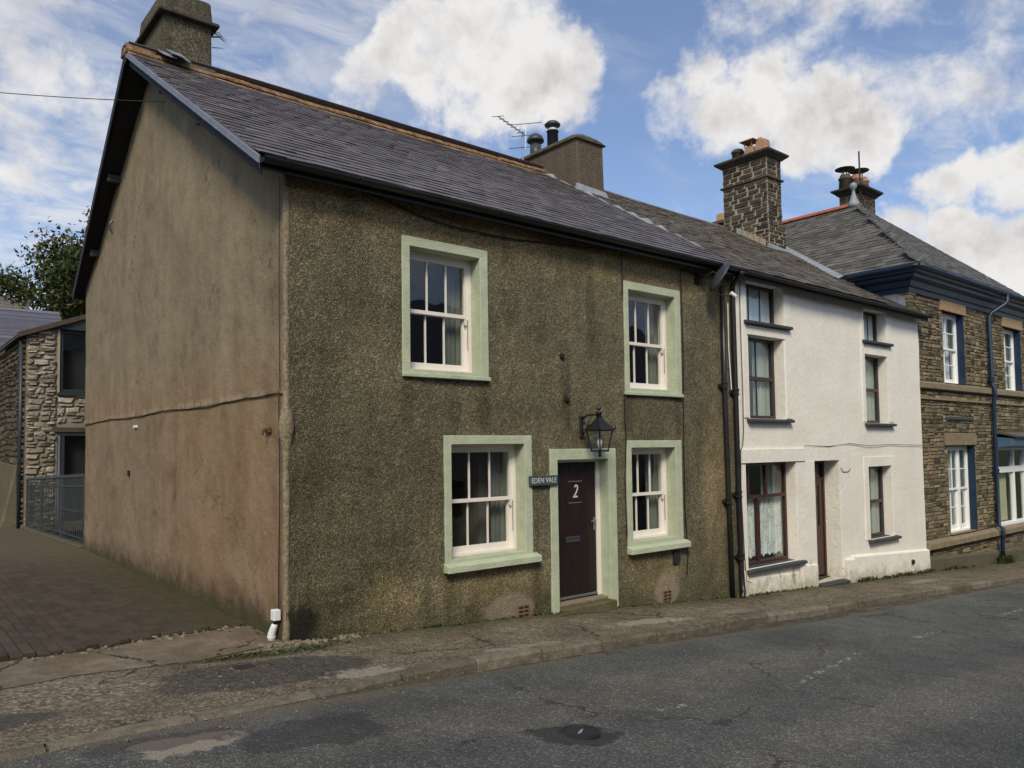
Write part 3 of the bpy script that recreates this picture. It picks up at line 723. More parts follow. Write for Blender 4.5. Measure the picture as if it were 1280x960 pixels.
alley = tag(sheet('paved_alley', 'paver_bed', -7, .03, 40, lambda x: lerp_tab(PE, x), lambda x: 24, 60, lambda x, y: g(x, y)-.008, amp=.0), kind='structure')

# block pavers, stretcher bond, courses running up the alley
r = random.Random(3); items = []
PW, PL = .105, .21
i = 0; x = -3.3
while x < -.02:
    y = -.2+(i % 2)*PL/2
    while y < 15.5:
        if y-.1 > lerp_tab(PE, x) and not (x > -.35 and y > 13.9):
            z = g(x, y)+.006*mnoise.noise(V((x*1.5, y*1.5, 2)))+r.uniform(-.002, .002)
            items.append((r.randrange(3), frame_matrix(V((x, y, z)), V((1, 0, r.uniform(-.012, .012))), V((0, 1, .012+r.uniform(-.01, .01))), V((0, 0, 1)), PW-.010, PL-.010, .05)))
        y += PL
    x += PW; i += 1
def paver_t(k):
    rr = random.Random(k); b = MB(); u = lambda: rr.uniform(-.03, .03)
    lo = [(-.5, -.5, -.5), (.5, -.5, -.5), (.5, .5, -.5), (-.5, .5, -.5)]; hi = [(-.5, -.5, .35), (.5, -.5, .35), (.5, .5, .35), (-.5, .5, .35)]
    tp = [(x*.9+u()*.5, y*.95+u()*.3, .5) for x, y, z in hi]
    b.add(lo+hi+tp, [(0, 1, 5, 4), (1, 2, 6, 5), (2, 3, 7, 6), (3, 0, 4, 7), (4, 5, 9, 8), (5, 6, 10, 9), (6, 7, 11, 10), (7, 4, 8, 11), (8, 9, 10, 11)]); return b
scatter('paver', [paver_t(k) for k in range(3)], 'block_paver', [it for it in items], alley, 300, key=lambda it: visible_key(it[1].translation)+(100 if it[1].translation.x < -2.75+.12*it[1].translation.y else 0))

# kerb stones
kerb = tag(sheet('kerb', 'kerb_concrete', -30, 60, 200, lambda x: ky(x)+.01, lambda x: ky(x)+.15, 1, lambda x, y: g(x)-.02), kind='structure')
x = -6.; k = 0
rk = random.Random(5)
while x < 40:
    L = rk.uniform(.86, .95); x1 = x+L-.020
    b = MB(); vs = []
    ns = 4
    for zt in (0, 1):
        pass
    ring = []
    for t in range(ns+1):
        xx = x+(x1-x)*t/ns; yy = ky(xx); hgt = g(xx)+.006+rk.uniform(-.002, .002); bz = g(xx)-.22
        w_ = .145
        ring.append([(xx, yy+w_, bz), (xx, yy-.006, bz), (xx, yy-.002, hgt-.030), (xx, yy+.022, hgt), (xx, yy+w_, hgt+.001)])
    vs = [p for rg in ring for p in rg]; fs = []
    for t in range(ns):
        for q in range(5): fs.append((t*5+q, t*5+(q+1) % 5, (t+1)*5+(q+1) % 5, (t+1)*5+q))
    fs += [(0, 1, 2, 3, 4)[::-1], tuple(ns*5+q for q in range(5))]
    b.add(vs, fs).build('kerbstone', 'kerb_concrete', kerb); x += L; k += 1

# ------------------------------------------------------------------ windows
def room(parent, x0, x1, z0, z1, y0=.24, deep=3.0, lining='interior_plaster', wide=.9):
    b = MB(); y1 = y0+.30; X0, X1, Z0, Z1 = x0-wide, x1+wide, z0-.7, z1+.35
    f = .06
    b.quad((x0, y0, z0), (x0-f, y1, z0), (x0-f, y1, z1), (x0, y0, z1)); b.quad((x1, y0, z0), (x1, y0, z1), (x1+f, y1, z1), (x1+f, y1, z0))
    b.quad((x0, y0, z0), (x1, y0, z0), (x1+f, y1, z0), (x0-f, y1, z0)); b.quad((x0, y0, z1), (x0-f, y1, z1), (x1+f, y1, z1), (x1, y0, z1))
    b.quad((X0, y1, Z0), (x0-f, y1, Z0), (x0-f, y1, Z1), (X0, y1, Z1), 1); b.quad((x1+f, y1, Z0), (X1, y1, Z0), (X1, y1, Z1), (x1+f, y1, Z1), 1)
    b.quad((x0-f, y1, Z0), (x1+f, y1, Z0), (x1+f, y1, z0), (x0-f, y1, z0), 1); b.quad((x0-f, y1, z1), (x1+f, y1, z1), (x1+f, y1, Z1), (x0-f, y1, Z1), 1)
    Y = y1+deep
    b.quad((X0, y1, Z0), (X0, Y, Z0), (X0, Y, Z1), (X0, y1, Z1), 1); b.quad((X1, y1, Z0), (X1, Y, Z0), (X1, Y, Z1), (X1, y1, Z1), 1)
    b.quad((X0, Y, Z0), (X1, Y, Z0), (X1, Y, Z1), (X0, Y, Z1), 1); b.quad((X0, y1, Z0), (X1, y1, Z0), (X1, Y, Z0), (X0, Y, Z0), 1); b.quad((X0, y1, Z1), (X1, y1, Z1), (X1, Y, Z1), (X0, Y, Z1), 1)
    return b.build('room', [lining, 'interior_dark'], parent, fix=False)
def pane(win, x0, x1, z0, z1, y): 
    b = MB().box(x0-.004, x1+.004, y, y+.005, z0-.004, z1+.004); return b.build('pane', 'glass', win)
def sash(win, name, m, x0, x1, z0, z1, y, stile, top, bot, cols, rows, bar=.018, d=.04):
    """one sash: frame as one part, bars, and its panes"""
    b = MB(); b.box(x0, x0+stile, y, y+d, z0, z1); b.box(x1-stile, x1, y, y+d, z0, z1)
    b.box(x0+stile, x1-stile, y+.001, y+d-.001, z0, z0+bot); b.box(x0+stile, x1-stile, y+.001, y+d-.001, z1-top, z1)
    b.build(name, m, win)
    gx0, gx1, gz0, gz1 = x0+stile, x1-stile, z0+bot, z1-top
    cw = (gx1-gx0)/cols; rh = (gz1-gz0)/rows
    for i in range(1, cols): box('glazing_bar', m, win, gx0+i*cw-bar/2, gx0+i*cw+bar/2, y+.006, y+d-.008, gz0, gz1)
    for j in range(1, rows): box('glazing_bar', m, win, gx0, gx1, y+.008, y+d-.010, gz0+j*rh-bar/2, gz0+j*rh+bar/2)
    for i in range(cols):
        for j in range(rows):
            pane(win, gx0+i*cw+(bar/2 if i else 0), gx0+(i+1)*cw-(bar/2 if i < cols-1 else 0), gz0+j*rh+(bar/2 if j else 0), gz0+(j+1)*rh-(bar/2 if j < rows-1 else 0), y+d*.5)
def curtain(parent, x0, x1, z0, z1, y, m, waves=7, amp=.025, hem=0.):
    b = MB(); n_ = waves*6
    for i in range(n_+1):
        t = i/n_; x_ = x0+(x1-x0)*t; yy = y+amp*math.sin(t*waves*2*PI)+.01*math.sin(t*37)
        b.v += [(x_, yy, z1), (x_, yy+.01*math.sin(t*11), z0+hem*abs(math.sin(t*waves*PI*1.5)))]
    for i in range(n_): b.f.append((2*i, 2*i+2, 2*i+3, 2*i+1)); b.m.append(0)
    me = b.mesh('curtain', m, True); return link(bpy.data.objects.new('curtain', me), parent)
def ring(b, ox0, ox1, oz0, oz1, ix0, ix1, iz0, iz1, y0, y1, sides='LRTB'):
    if 'L' in sides: b.box(ox0, ix0, y0, y1, oz0 if 'B' in sides else oz0, oz1)
    if 'R' in sides: b.box(ix1, ox1, y0, y1, oz0, oz1)
    if 'T' in sides: b.box(ix0, ix1, y0, y1, iz1, oz1)
    if 'B' in sides: b.box(ix0, ix1, y0, y1, oz0, iz0)

# ================================================================== COTTAGE 1
EZ, RZ, RY = 4.92, 8.02, 4.85
SL = (RZ-EZ)/(RY+.2)
house = thing('pebbledash_cottage', (4, 4.6, -.2), 'olive pebbledash end cottage with pale green window surrounds and brown rendered gable', 'house')
C1 = [  # outer x0,x1,z0,z1 ; inner x0,x1,z0,z1
    ((1.395, 2.65, 2.85, 4.45), (1.50, 2.525, 2.90, 4.335), 3.615, 1),
    ((1.965, 3.345, .59, 2.13), (2.065, 3.22, .655, 2.02), 1.325, 0),
    ((5.18, 6.45, .50, 2.06), (5.285, 6.30, .59, 1.95), 1.25, 0),
    ((5.19, 6.50, 2.77, 4.41), (5.285, 6.37, 2.83, 4.29), 3.53, 1)]
door1_o = (3.665, 4.945, -.45, 1.95); door1_i = (3.80, 4.785, -.40, 1.80)
holes = [c[1] for c in C1]+[door1_i]
wall = wall_sheet('wall', 'pebbledash', house, 0.0, 7.98, lambda x: g(x)-.15, lambda x: 4.98, holes, step=.25, amp=.022)
# gable wall (faces -X), upper coat slightly proud of the lower
def gab_top(y):
    return min(RZ-.62*abs(y-RY)-.05, RZ) if y > RY else RZ-SL*abs(y-RY)-.05
def gab_x(y, z):
    zj = 2.56+.015*math.sin(y*1.3)
    return (-.018 if z > zj else .004)
gb_ = MB(); Ys = [0.02+(9.25-.02)*i/44 for i in range(45)]
Zs = [-.2+.22*i for i in range(12)]+[2.553, 2.562]+[2.8+.25*i for i in range(23)]
idx = {}
def GP(y, z, lg=0):
    z2 = min(z, gab_top(y)); k = (round(y, 4), round(z2, 4), lg)
    if k not in idx:
        d = .018*(mnoise.noise(V((y*.9, z2*.9, 9.)))+.5*mnoise.noise(V((y*2.7, z2*2.7, 4.))))
        zz2 = z2+(.02*math.sin(y*1.9)+.02*mnoise.noise(V((y*2, 0, 0))) if 2.5 < z2 < 2.6 else 0)
        idx[k] = len(gb_.v); gb_.v.append(((-.016 if z2 > 2.558 else .004)+d, y, zz2))
    return idx[k]
for i in range(44):
    for j in range(len(Zs)-1):
        lg = 1 if abs(Zs[j]-2.553) < .001 else 0
        q = list(dict.fromkeys([GP(Ys[i], Zs[j], lg), GP(Ys[i+1], Zs[j], lg), GP(Ys[i+1], Zs[j+1], lg), GP(Ys[i], Zs[j+1], lg)]))
        if len(q) > 2: gb_.f.append(tuple(q)); gb_.m.append(0)
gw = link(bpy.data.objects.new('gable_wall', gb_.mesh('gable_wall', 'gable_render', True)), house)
# back and inner party wall
b = MB(); b.quad((0, 9.25, -.2), (8, 9.25, -.2), (8, 9.25, 5.2), (0, 9.25, 5.2)); b.add([(7.98, .02, -.8), (7.98, 9.25, -.8), (7.98, 9.25, 5.2), (7.98, RY, 7.9), (7.98, .02, 4.9)], [(0, 1, 2, 3, 4)])
b.build('back_wall', 'gable_render', house, fix=False)
# lumpy render strip up the corner with the service cable beside it
rr = random.Random(2); pts = []; rad = []
z = -.05
while z < 4.95:
    pts.append((.012+rr.uniform(-.004, .004), .022+rr.uniform(-.004, .004), z)); rad.append(.036+rr.uniform(-.008, .008)+(.045 if 2.0 < z < 2.5 else 0)*math.sin((z-2.0)/.5*PI)); z += .12
MB().tube(pts, rad, 8).build('corner_strip', 'corner_render', house, True)
pts = [(-.03, .10+.012*math.sin(z*3), z) for z in [.36+.12*i for i in range(19)]]+[(-.035, .12, 2.60)]
MB().tube(pts, .006, 6).build('cable', 'black_metal', house)
pts = [(-.035, .085+.01*math.sin(z*2), z) for z in [2.6+.15*i for i in range(16)]]
MB().tube(pts, .004, 5).build('cable', 'black_metal', house)
# small iron hook and old fixings on the gable
MB().tube([(0, .42, 2.2), (-.07, .42, 2.2), (-.08, .42, 2.14)], .014, 6).box(-.03, -.005, .36, .50, 2.17, 2.22).build('hook', 'rust_grating', house)
MB().box(-.02, .01, 6.03, 6.1, 1.61, 1.70).build('fixing', 'black_metal', house)
MB().box(-.025, .01, 5.58, 5.74, 2.38, 2.42).build('fixing', 'white_plastic', house)
MB().tube([(-.02, 7.24, 6.08), (-.06, 7.24, 6.02), (-.06, 7.24, 5.92), (-.02, 7.22, 5.86)], .018, 6).build('fixing', 'black_metal', house)

def cottage_window(o, i, meet, upper):
    win = bpy.data.objects.new('window', None); return win
for (o, i_, meet, upper) in C1:
    ox0, ox1, oz0, oz1 = o; ix0, ix1, iz0, iz1 = i_
    # surround: raised render band with deep painted reveals (the window part)
    b = MB(); y0, y1 = -.024, .20
    b.hexa([(ox0, y0, oz0), (ix0, y0, oz0), (ix0, y1, oz0), (ox0, y1, oz0), (ox0, y0, oz1), (ix0, y0, oz1), (ix0, y1, oz1), (ox0, y1, oz1)])
    b.box(ix1, ox1, y0, y1, oz0, oz1); b.box(ix0, ix1, y0+.001, y1, iz1, oz1); b.box(ix0, ix1, y0+.001, y1, oz0, iz0)
    win = b.build('window', 'green_surround', house, bevel=.006)
    if upper: MB().box(ox0-.01, ox1+.01, -.055, .01, oz0-.045, oz0+.004).build('sill', 'green_surround', win, bevel=.006)
    else: MB().hexa([(ox0-.02, -.11, oz0-.085), (ox1+.07, -.11, oz0-.085), (ox1+.07, .0, oz0-.085), (ox0-.02, .0, oz0-.085), (ox0-.02, -.11, oz0-.005), (ox1+.07, -.11, oz0-.005), (ox1+.07, .0, oz0+.03), (ox0-.02, .0, oz0+.03)]).build('sill', 'green_surround', win, bevel=.006)
    # box frame
    b = MB(); fy = .165; j = .052
    b.box(ix0, ix0+j, fy, fy+.12, iz0, iz1); b.box(ix1-j, ix1, fy, fy+.12, iz0, iz1); b.box(ix0+j, ix1-j, fy+.001, fy+.12, iz1-j, iz1); b.box(ix0+j, ix1-j, fy-.012, fy+.12, iz0, iz0+.035)
    b.build('frame', 'cream_joinery', win, bevel=.003)
    sash(win, 'upper_sash', 'cream_joinery', ix0+j, ix1-j, meet-.02, iz1-j, fy+.012, .04, .045, .045, 3, 1, .016)
    sash(win, 'lower_sash', 'cream_joinery', ix0+j, ix1-j, iz0+.035, meet+.018, fy+.056, .048, .04, .075, 3, 1, .016)
    for sx in (ix0+j, ix1-j-.04): MB().hexa([(sx, fy+.014, meet-.10), (sx+.034, fy+.014, meet-.10), (sx+.034, fy+.045, meet-.08), (sx, fy+.045, meet-.08), (sx, fy+.010, meet-.02), (sx+.04, fy+.010, meet-.02), (sx+.04, fy+.05, meet-.02), (sx, fy+.05, meet-.02)]).build('horn', 'cream_joinery', win)
    if not upper or True:
        MB().tube([(ix1-j-.008, fy-.004, meet-.03), (ix1-j-.012, fy-.004, meet-.25), (ix1-j-.010, fy-.004, meet-.42)], .004, 5).build('cord', 'rust_grating', win)
    curtain(win, ix1-.27, ix1-.03, iz0+.03, iz1-.03, fy+.20, 'lit_reveal_grey', 3, .014)  # strip added to lighten the right panes like the daylit inner reveal
    room(house, ix0, ix1, iz0, iz1, y0=fy+.125)

# front door
ox0, ox1, oz0, oz1 = door1_o; ix0, ix1, iz0, iz1 = door1_i
b = MB(); b.box(ox0, ix0, -.024, .20, g(ox0)-.06, oz1); b.box(ix1, ox1, -.024, .20, g(ox1)-.06, oz1); b.box(ix0, ix1, -.023, .20, iz1, oz1)
b.build('door_surround', 'green_surround', house, bevel=.006)
MB().box(ix0-.0, ix1+.02, -.13, .35, -.55, -.165).build('doorstep', 'mossy_step', house, bevel=.012)
MB().box(ix0, ix1, .03, .35, -.165, -.125).build('threshold', 'mortar_lime', house, bevel=.006)
df = MB(); df.box(ix0, ix0+.035, .15, .23, -.12, iz1); df.box(ix1-.075, ix1, .15, .23, -.12, iz1); df.box(ix0+.035, ix1-.075, .151, .23, iz1-.035, iz1); df.build('door_frame', 'cream_joinery', house, bevel=.003)
dx0, dx1, dz0, dz1 = ix0+.037, ix1-.077, -.105, iz1-.037
dl = MB(); dl.box(dx0, dx1, .172, .215, dz0, dz1)
door = dl.build('door', 'front_door_brown', house, bevel=.003)
MB().box(dx0, dx1, .155, .172, dz0, dz0+.035).build('weatherboard', 'steel', door, bevel=.004)
# two small vertical plank grooves read as raised boards
nb = 5
for k in range(nb):
    a = dx0+.02+(dx1-dx0-.04)*k/nb; c_ = dx0+.02+(dx1-dx0-.04)*(k+1)/nb
    MB().box(a+.004, c_-.004, .166, .1722, dz0+.06, dz1-.02).build('board', 'front_door_brown', door, bevel=.002)
lx, lz = 4.295, 1.35
for dz_ in (-.155, .14): MB().box(lx-.13, lx+.13, .158, .166, lz+dz_, lz+dz_+.015).build('light_bead', 'steel', door)
def text_mesh(txt, size, ext, loc, m, name, parent, shear=0, sx=1.0, rotx=PI/2):
    cu = bpy.data.curves.new(name, 'FONT'); cu.body = txt; cu.size = size; cu.extrude = ext; cu.align_x = 'CENTER'; cu.align_y = 'CENTER'; cu.shear = shear; cu.resolution_u = 4
    to = bpy.data.objects.new(name, cu); COL.objects.link(to); bpy.context.view_layer.update()
    me = bpy.data.meshes.new_from_object(to.evaluated_get(bpy.context.evaluated_depsgraph_get()))
    bpy.data.objects.remove(to); me.materials.clear(); me.materials.append(M[m])
    o = bpy.data.objects.new(name, me); me.transform(Matrix.Translation(loc) @ Matrix.Rotation(rotx, 4, 'X') @ Matrix.Diagonal((sx, 1, 1, 1))); return link(o, parent)
text_mesh('2', .26, .004, (lx, .160, lz), 'sign_letter', 'door_number', door, .25, .75)
MB().box(dx0+.27, dx0+.53, .150, .168, .66, .74).box(dx0+.285, dx0+.515, .142, .152, .715, .735).build('letterbox', 'flue_grey', door, bevel=.003)
MB().tube([(dx1-.045, .166, .93), (dx1-.045, .125, .93), (dx1-.145, .12, .93)], .010, 8).box(dx1-.062, dx1-.030, .160, .168, .80, .98).build('handle', 'steel', door)
room(house, ix0, ix1, 0, iz1, y0=.24)

# air bricks
for (x0, x1, z0, z1) in ((3.07, 3.27, -.19, -.02), (5.93, 6.13, -.36, -.20)):
    b = MB(); b.box(x0, x1, -.020, .0, z0, z1); ab = b.build('air_brick', 'vent_brick', house, bevel=.004)
    for k in range(3):
        for q in range(2): MB().box(x0+.018+q*.09, x0+.088+q*.09, -.0215, -.015, z0+.02+k*.05, z0+.045+k*.05).build('slot', 'black_metal', ab)
# rust-stained bolts in the wall
for x_, z_ in ((3.92, 3.20), (4.0, 2.62)): MB().lathe((x_, 0, z_), [(.0, -.03), (.045, -.02), (.05, .02), (.02, .05), (0, .05)], 8).build('fixing', 'black_metal', house)

# cables across the front
def wall_cable(pts, r=.009, parent=house, m='black_metal'):
    MB().tube(pts, r, 6).build('cable', m, parent)
cpts = [(0.45, 4.95), (.8, 4.86), (1.17, 4.80), (1.6, 4.72), (2.06, 4.67), (2.6, 4.66), (3.07, 4.67), (3.7, 4.72), (4.24, 4.75), (4.8, 4.81), (5.13, 4.84)]
wall_cable([(x_, -.03, z_) for x_, z_ in cpts]+[(5.15, -.03, 4.78), (5.15, -.036, 4.46), (5.14, -.036, 4.2)], .010)
wall_cable([(5.15, -.03, 2.74), (5.145, -.03, 2.4), (5.16, -.035, 2.08), (5.12, -.03, 1.5), (5.14, -.03, .7)], .008)
wall_cable([(6.53, -.03, 4.40), (6.53, -.03, 4.70), (6.58, -.03, 4.76), (6.8, -.03, 4.745), (7.0, -.04, 4.70)], .010)
wall_cable([(6.53, -.03, 4.40), (6.535, -.035, 3.5), (6.52, -.03, 2.7), (6.5, -.03, 2.0), (6.49, -.03, 1.0), (6.54, -.03, .3), (6.50, -.03, -.02)], .008)
MB().box(6.20, 6.34, -.035, .0, .18, .36).build('patch_plate', 'dark_soffit', house)

# roof of cottage 1: deck, slates, verge boards, ridge tiles, gutter
sag = lambda p: -.035*math.sin(PI*min(1, max(0, (p.x+.4)/8.4)))*min(1, max(0, (p.y+.2)/2.5))
uY = V((0, 1, SL)).normalized()
b = MB()
nX = 24
for i in range(nX):
    xa, xb = -.36+8.36*i/nX, -.36+8.36*(i+1)/nX
    for (ya, yb) in ((-.2, 1.2), (1.2, 2.8), (2.8, RY)):
        P_ = lambda x_, y_: V((x_, y_, EZ+SL*(y_+.2)))+V((0, 0, sag(V((x_, y_, 0)))-.004))
        b.quad(P_(xa, ya), P_(xb, ya), P_(xb, yb), P_(xa, yb))
bl = .62
b.quad((-.36, RY, RZ-.004), (8.0, RY, RZ-.004), (8.0, 9.5, RZ-bl*(9.5-RY)), (-.17, 9.5, RZ-bl*(9.5-RY)))
# underside
b.quad((-.36, -.2, EZ-.10), (8.0, -.2, EZ-.10), (8.0, RY, RZ-.10), (-.36, RY, RZ-.10)); b.quad((-.36, RY, RZ-.10), (8.0, RY, RZ-.10), (8.0, 9.5, RZ-.1-bl*(9.5-RY)), (-.17, 9.5, RZ-.1-bl*(9.5-RY)))
roof = b.build('roof', 'dark_soffit', house, fix=False)
slates(roof, 'slate', 'slate_purple', V((-.39, -.23, EZ-.018)), V((1, 0, 0)), uY, 8.42, 5.98, .205, .29, 300, seed=11, sag=sag, thick=.012, jit=1.4)
# back slope in slates too (one field; only its verge edge shows)
vs = V((0, -1, bl)).normalized()
b = MB()
for k in range(30):
    y_ = 9.5-k*.155; z_ = RZ-bl*(y_-1*RY) + .02; xe = -.40+.22*(y_-RY)/4.65
    b.hexa([(xe, y_-.30, z_+bl*.30-.008), (8.0, y_-.30, z_+bl*.30-.008), (8.0, y_, z_), (xe, y_, z_), (xe, y_-.30, z_+bl*.30+.002), (8.0, y_-.30, z_+bl*.30+.002), (8.0, y_, z_+.012), (xe, y_, z_+.012)])
bs = b.build('back_slates', 'slate_purple', roof, fix=False); bs['kind'] = 'stuff'
# barge boards
def barge(m, p0, p1, hgt, thick, nm='barge_board'):
    a, c_ = V(p0), V(p1)
    MB().hexa([a+V((-thick, 0, -hgt)), a+V((0, 0, -hgt)), c_+V((0, 0, -hgt)), c_+V((-thick, 0, -hgt)), a+V((-thick, 0, 0)), a+V((0, 0, 0)), c_+V((0, 0, 0)), c_+V((-thick, 0, 0))]).build(nm, m, house, bevel=.004)
barge('grey_board', (-.385, -.27, EZ-.03), (-.385, RY, RZ+.01), .085, .03)
barge('dark_soffit', (-.385, RY, RZ+.01), (-.18, 9.52, RZ-bl*(9.52-RY)+.01), .17, .03)
barge('dark_soffit', (-.33, -.2, EZ-.09), (-.33, RY, RZ-.08), .12, .02, 'verge_shade_board')  # dark board added as the shadow below the barge board
for (y_, back) in ((3.45, 0), (1.85, 0), (6.75, 1), (8.3, 1)):
    zt = (RZ-bl*(y_-RY) if back else EZ+SL*(y_+.2))-.14
    xo = -.36+(.2*(y_-RY)/4.65 if back else 0)
    MB().box(xo+.06, .02, y_-.055, y_+.055, zt-.10, zt+.02).build('purlin', 'dark_soffit' if not back else 'slate_sill', house, bevel=.006)
# ridge tiles bedded on a strip of mortar
x = -.43; rr = random.Random(4)
while x < 8.1:
    L = min(.45, 8.14-x); zr = RZ+.045+sag(V((x, RY, 0)))+rr.uniform(-.006, .006)
    b = MB(); pr = []
    for a in (-1, -.62, 0, .62, 1): pr.append(V((0, .17*a, -.105*a*a+.05)))
    pr += [V((0, .17*a, -.105*a*a+.022)) for a in (1, .62, 0, -.62, -1)]
    b.prism(pr, (x, RY, zr), (x+L-.006, RY, zr+rr.uniform(-.004, .004))).build('ridge_tile', 'ridge_lichen', roof); x += .45
b = MB(); n_ = 60
for i in range(n_):
    xa, xb = -.42+8.5*i/n_, -.42+8.5*(i+1)/n_
    wa = .23+.05*mnoise.noise(V((xa*3, 0, 0))); wb = .23+.05*mnoise.noise(V((xb*3, 0, 0)))
    za, zb = sag(V((xa, RY, 0))), sag(V((xb, RY, 0)))
    b.quad((xa, RY-wa, RZ-SL*wa+.034+za), (xb, RY-wb, RZ-SL*wb+.034+zb), (xb, RY-.02, RZ+.055+zb), (xa, RY-.02, RZ+.055+za))
    b.quad((xa, RY-wa, RZ-SL*wa+.005+za), (xb, RY-wb, RZ-SL*wb+.005+zb), (xb, RY-wb, RZ-SL*wb+.034+zb), (xa, RY-wa, RZ-SL*wa+.034+za))
b.build('mortar_fillet', 'ridge_mortar', roof, fix=False)
MB().hexa([(-.43, RY-.16, RZ-.06), (.0, RY-.16, RZ-.06), (.0, RY+.16, RZ-.06), (-.43, RY+.16, RZ-.06), (-.43, RY-.12, RZ+.10), (.0, RY-.12, RZ+.08), (.0, RY+.12, RZ+.08), (-.43, RY+.12, RZ+.10)]).build('ridge_end', 'ridge_lichen', roof, bevel=.01)
# loose slates by the gable chimney
for k, (x_, y_, a_) in enumerate(((.02, 4.62, .2), (.12, 4.52, .45), (.22, 4.60, .1))):
    MB().hexa([V((x_, y_-.16, RZ+.03-.08+k*.01)), V((x_+.2, y_-.18, RZ+.0-.08)), V((x_+.22, y_+.12, RZ+.10)), V((x_, y_+.12, RZ+.12)), V((x_, y_-.16, RZ+.045-.08+k*.01)), V((x_+.2, y_-.18, RZ+.015-.08)), V((x_+.22, y_+.12, RZ+.115)), V((x_, y_+.12, RZ+.135))]).build('loose_slate', 'lead', roof)
def gutter(x0, x1, y, z0, z1, r, m, parent, br=.9):
    b = MB(); pr = []
    for k in range(9): a = PI+PI*k/8; pr.append(V((0, r*math.cos(a), r*math.sin(a))))
    for k in range(9): a = 2*PI-PI*k/8; pr.append(V((0, (r-.006)*math.cos(a), (r-.006)*math.sin(a))))
    gt = b.prism(pr, (x0, y, z0), (x1, y, z1)).build('gutter', m, parent)
    x = x0+.3
    while x < x1:
        t = (x-x0)/(x1-x0); z = z0+(z1-z0)*t
        q = MB(); pr2 = [p*1.10 for p in pr[:9]]+[p*1.0 for p in pr[:9]][::-1]
        q.prism(pr2, (x, y, z), (x+.03, y, z)).build('gutter_bracket', m, gt); x += br
    MB().box(x0, x1, y+r+.01, y+r+.035, min(z0, z1)-.10, max(z0, z1)+.015).build('fascia', m, parent)
    return gt
gutter(-.36, 7.98, -.27, 4.885, 4.90, .062, 'black_gutter', house)

# gable chimney
ch = MB().hexa([(.10, 4.76, 7.6), (.86, 4.76, 7.6), (.86, 6.15, 7.0), (.10, 6.15, 7.0), (.12, 4.78, 8.80), (.85, 4.78, 8.80), (.85, 6.12, 8.80), (.12, 6.12, 8.80)]).build('chimney', 'chimney_render', house, bevel=.02)
MB().hexa([(.03, 4.67, 8.78), (.95, 4.67, 8.78), (.95, 6.22, 8.78), (.03, 6.22, 8.78), (.03, 4.68, 8.84), (.94, 4.68, 8.84), (.94, 6.2, 8.84), (.03, 6.2, 8.84)]).build('chimney_cap', 'chimney_stone', ch, bevel=.01)
MB().hexa([(.09, 4.74, 8.84), (.86, 4.74, 8.84), (.86, 6.14, 8.84), (.09, 6.14, 8.84), (.12, 4.78, 9.20), (.84, 4.78, 9.20), (.84, 6.08, 9.20), (.12, 6.08, 9.20)]).build('flaunching', 'chimney_render', ch, bevel=.03)
rr = random.Random(6)
for k in range(9):      # dead twigs caught at the corner
    z_ = rr.uniform(8.35, 8.8); a = V((.86, 4.78, z_)); MB().tube([a, a+V((rr.uniform(.05, .12), -.05, rr.uniform(-.06, .03))), a+V((rr.uniform(.10, .22), -.10, rr.uniform(-.10, .05)))], [.008, .006, .002], 5).build('twig', 'bark', ch)
MB().hexa([(.06, 4.70, 7.98), (.92, 4.70, 7.98), (.92, 4.78, 7.98), (.06, 4.78, 7.98), (.08, 4.74, 8.10), (.90, 4.74, 8.10), (.90, 4.78, 8.12), (.08, 4.78, 8.12)]).build('flashing', 'chimney_render', ch)

# middle chimney on the party wall
ch = MB().hexa([(8.08, 3.78, 6.9), (8.92, 3.78, 6.9), (8.92, 6.5, 6.9), (8.08, 6.5, 6.9), (8.10, 3.80, 8.50), (8.90, 3.80, 8.50), (8.90, 6.48, 8.50), (8.10, 6.48, 8.50)]).build('chimney', 'chimney_render_brown', house, bevel=.012)
b = MB(); pr = [(8.05, 8.495), (8.06, 8.56), (8.20, 8.66), (8.36, 8.71), (8.64, 8.71), (8.80, 8.66), (8.94, 8.56), (8.95, 8.495)]
n_ = len(pr)
for j, (yy, k) in enumerate(((3.75, 1.0), (3.80, 1.0), (3.95, 1.0), (5.60, 1.0), (5.74, 1.0), (5.79, 1.0))):
    pass
rings = [(3.75, .0), (3.77, .45), (3.90, .85), (4.05, 1.), (6.35, 1.), (6.45, .95), (6.53, .85), (6.54, .6)]
vs = []
for yy, k in rings:
    for (x_, z_) in pr: vs.append((x_ if k > .3 else x_, yy, 8.495+(z_-8.495)*max(k, .3)))
fs = []
for a in range(len(rings)-1):
    for k in range(n_): fs.append((a*n_+k, a*n_+(k+1) % n_, (a+1)*n_+(k+1) % n_, (a+1)*n_+k))
fs += [tuple(range(n_))[::-1], tuple((len(rings)-1)*n_+k for k in range(n_))]
b.add(vs, fs).build('chimney_cap', 'chimney_render', ch, True)
MB().hexa([(8.0, 3.70, 7.33), (8.96, 3.70, 7.33), (8.96, 3.79, 7.33), (8.0, 3.79, 7.33), (8.06, 3.755, 7.52), (8.93, 3.755, 7.48), (8.93, 3.79, 7.48), (8.06, 3.79, 7.52)]).build('flashing', 'lead', ch)
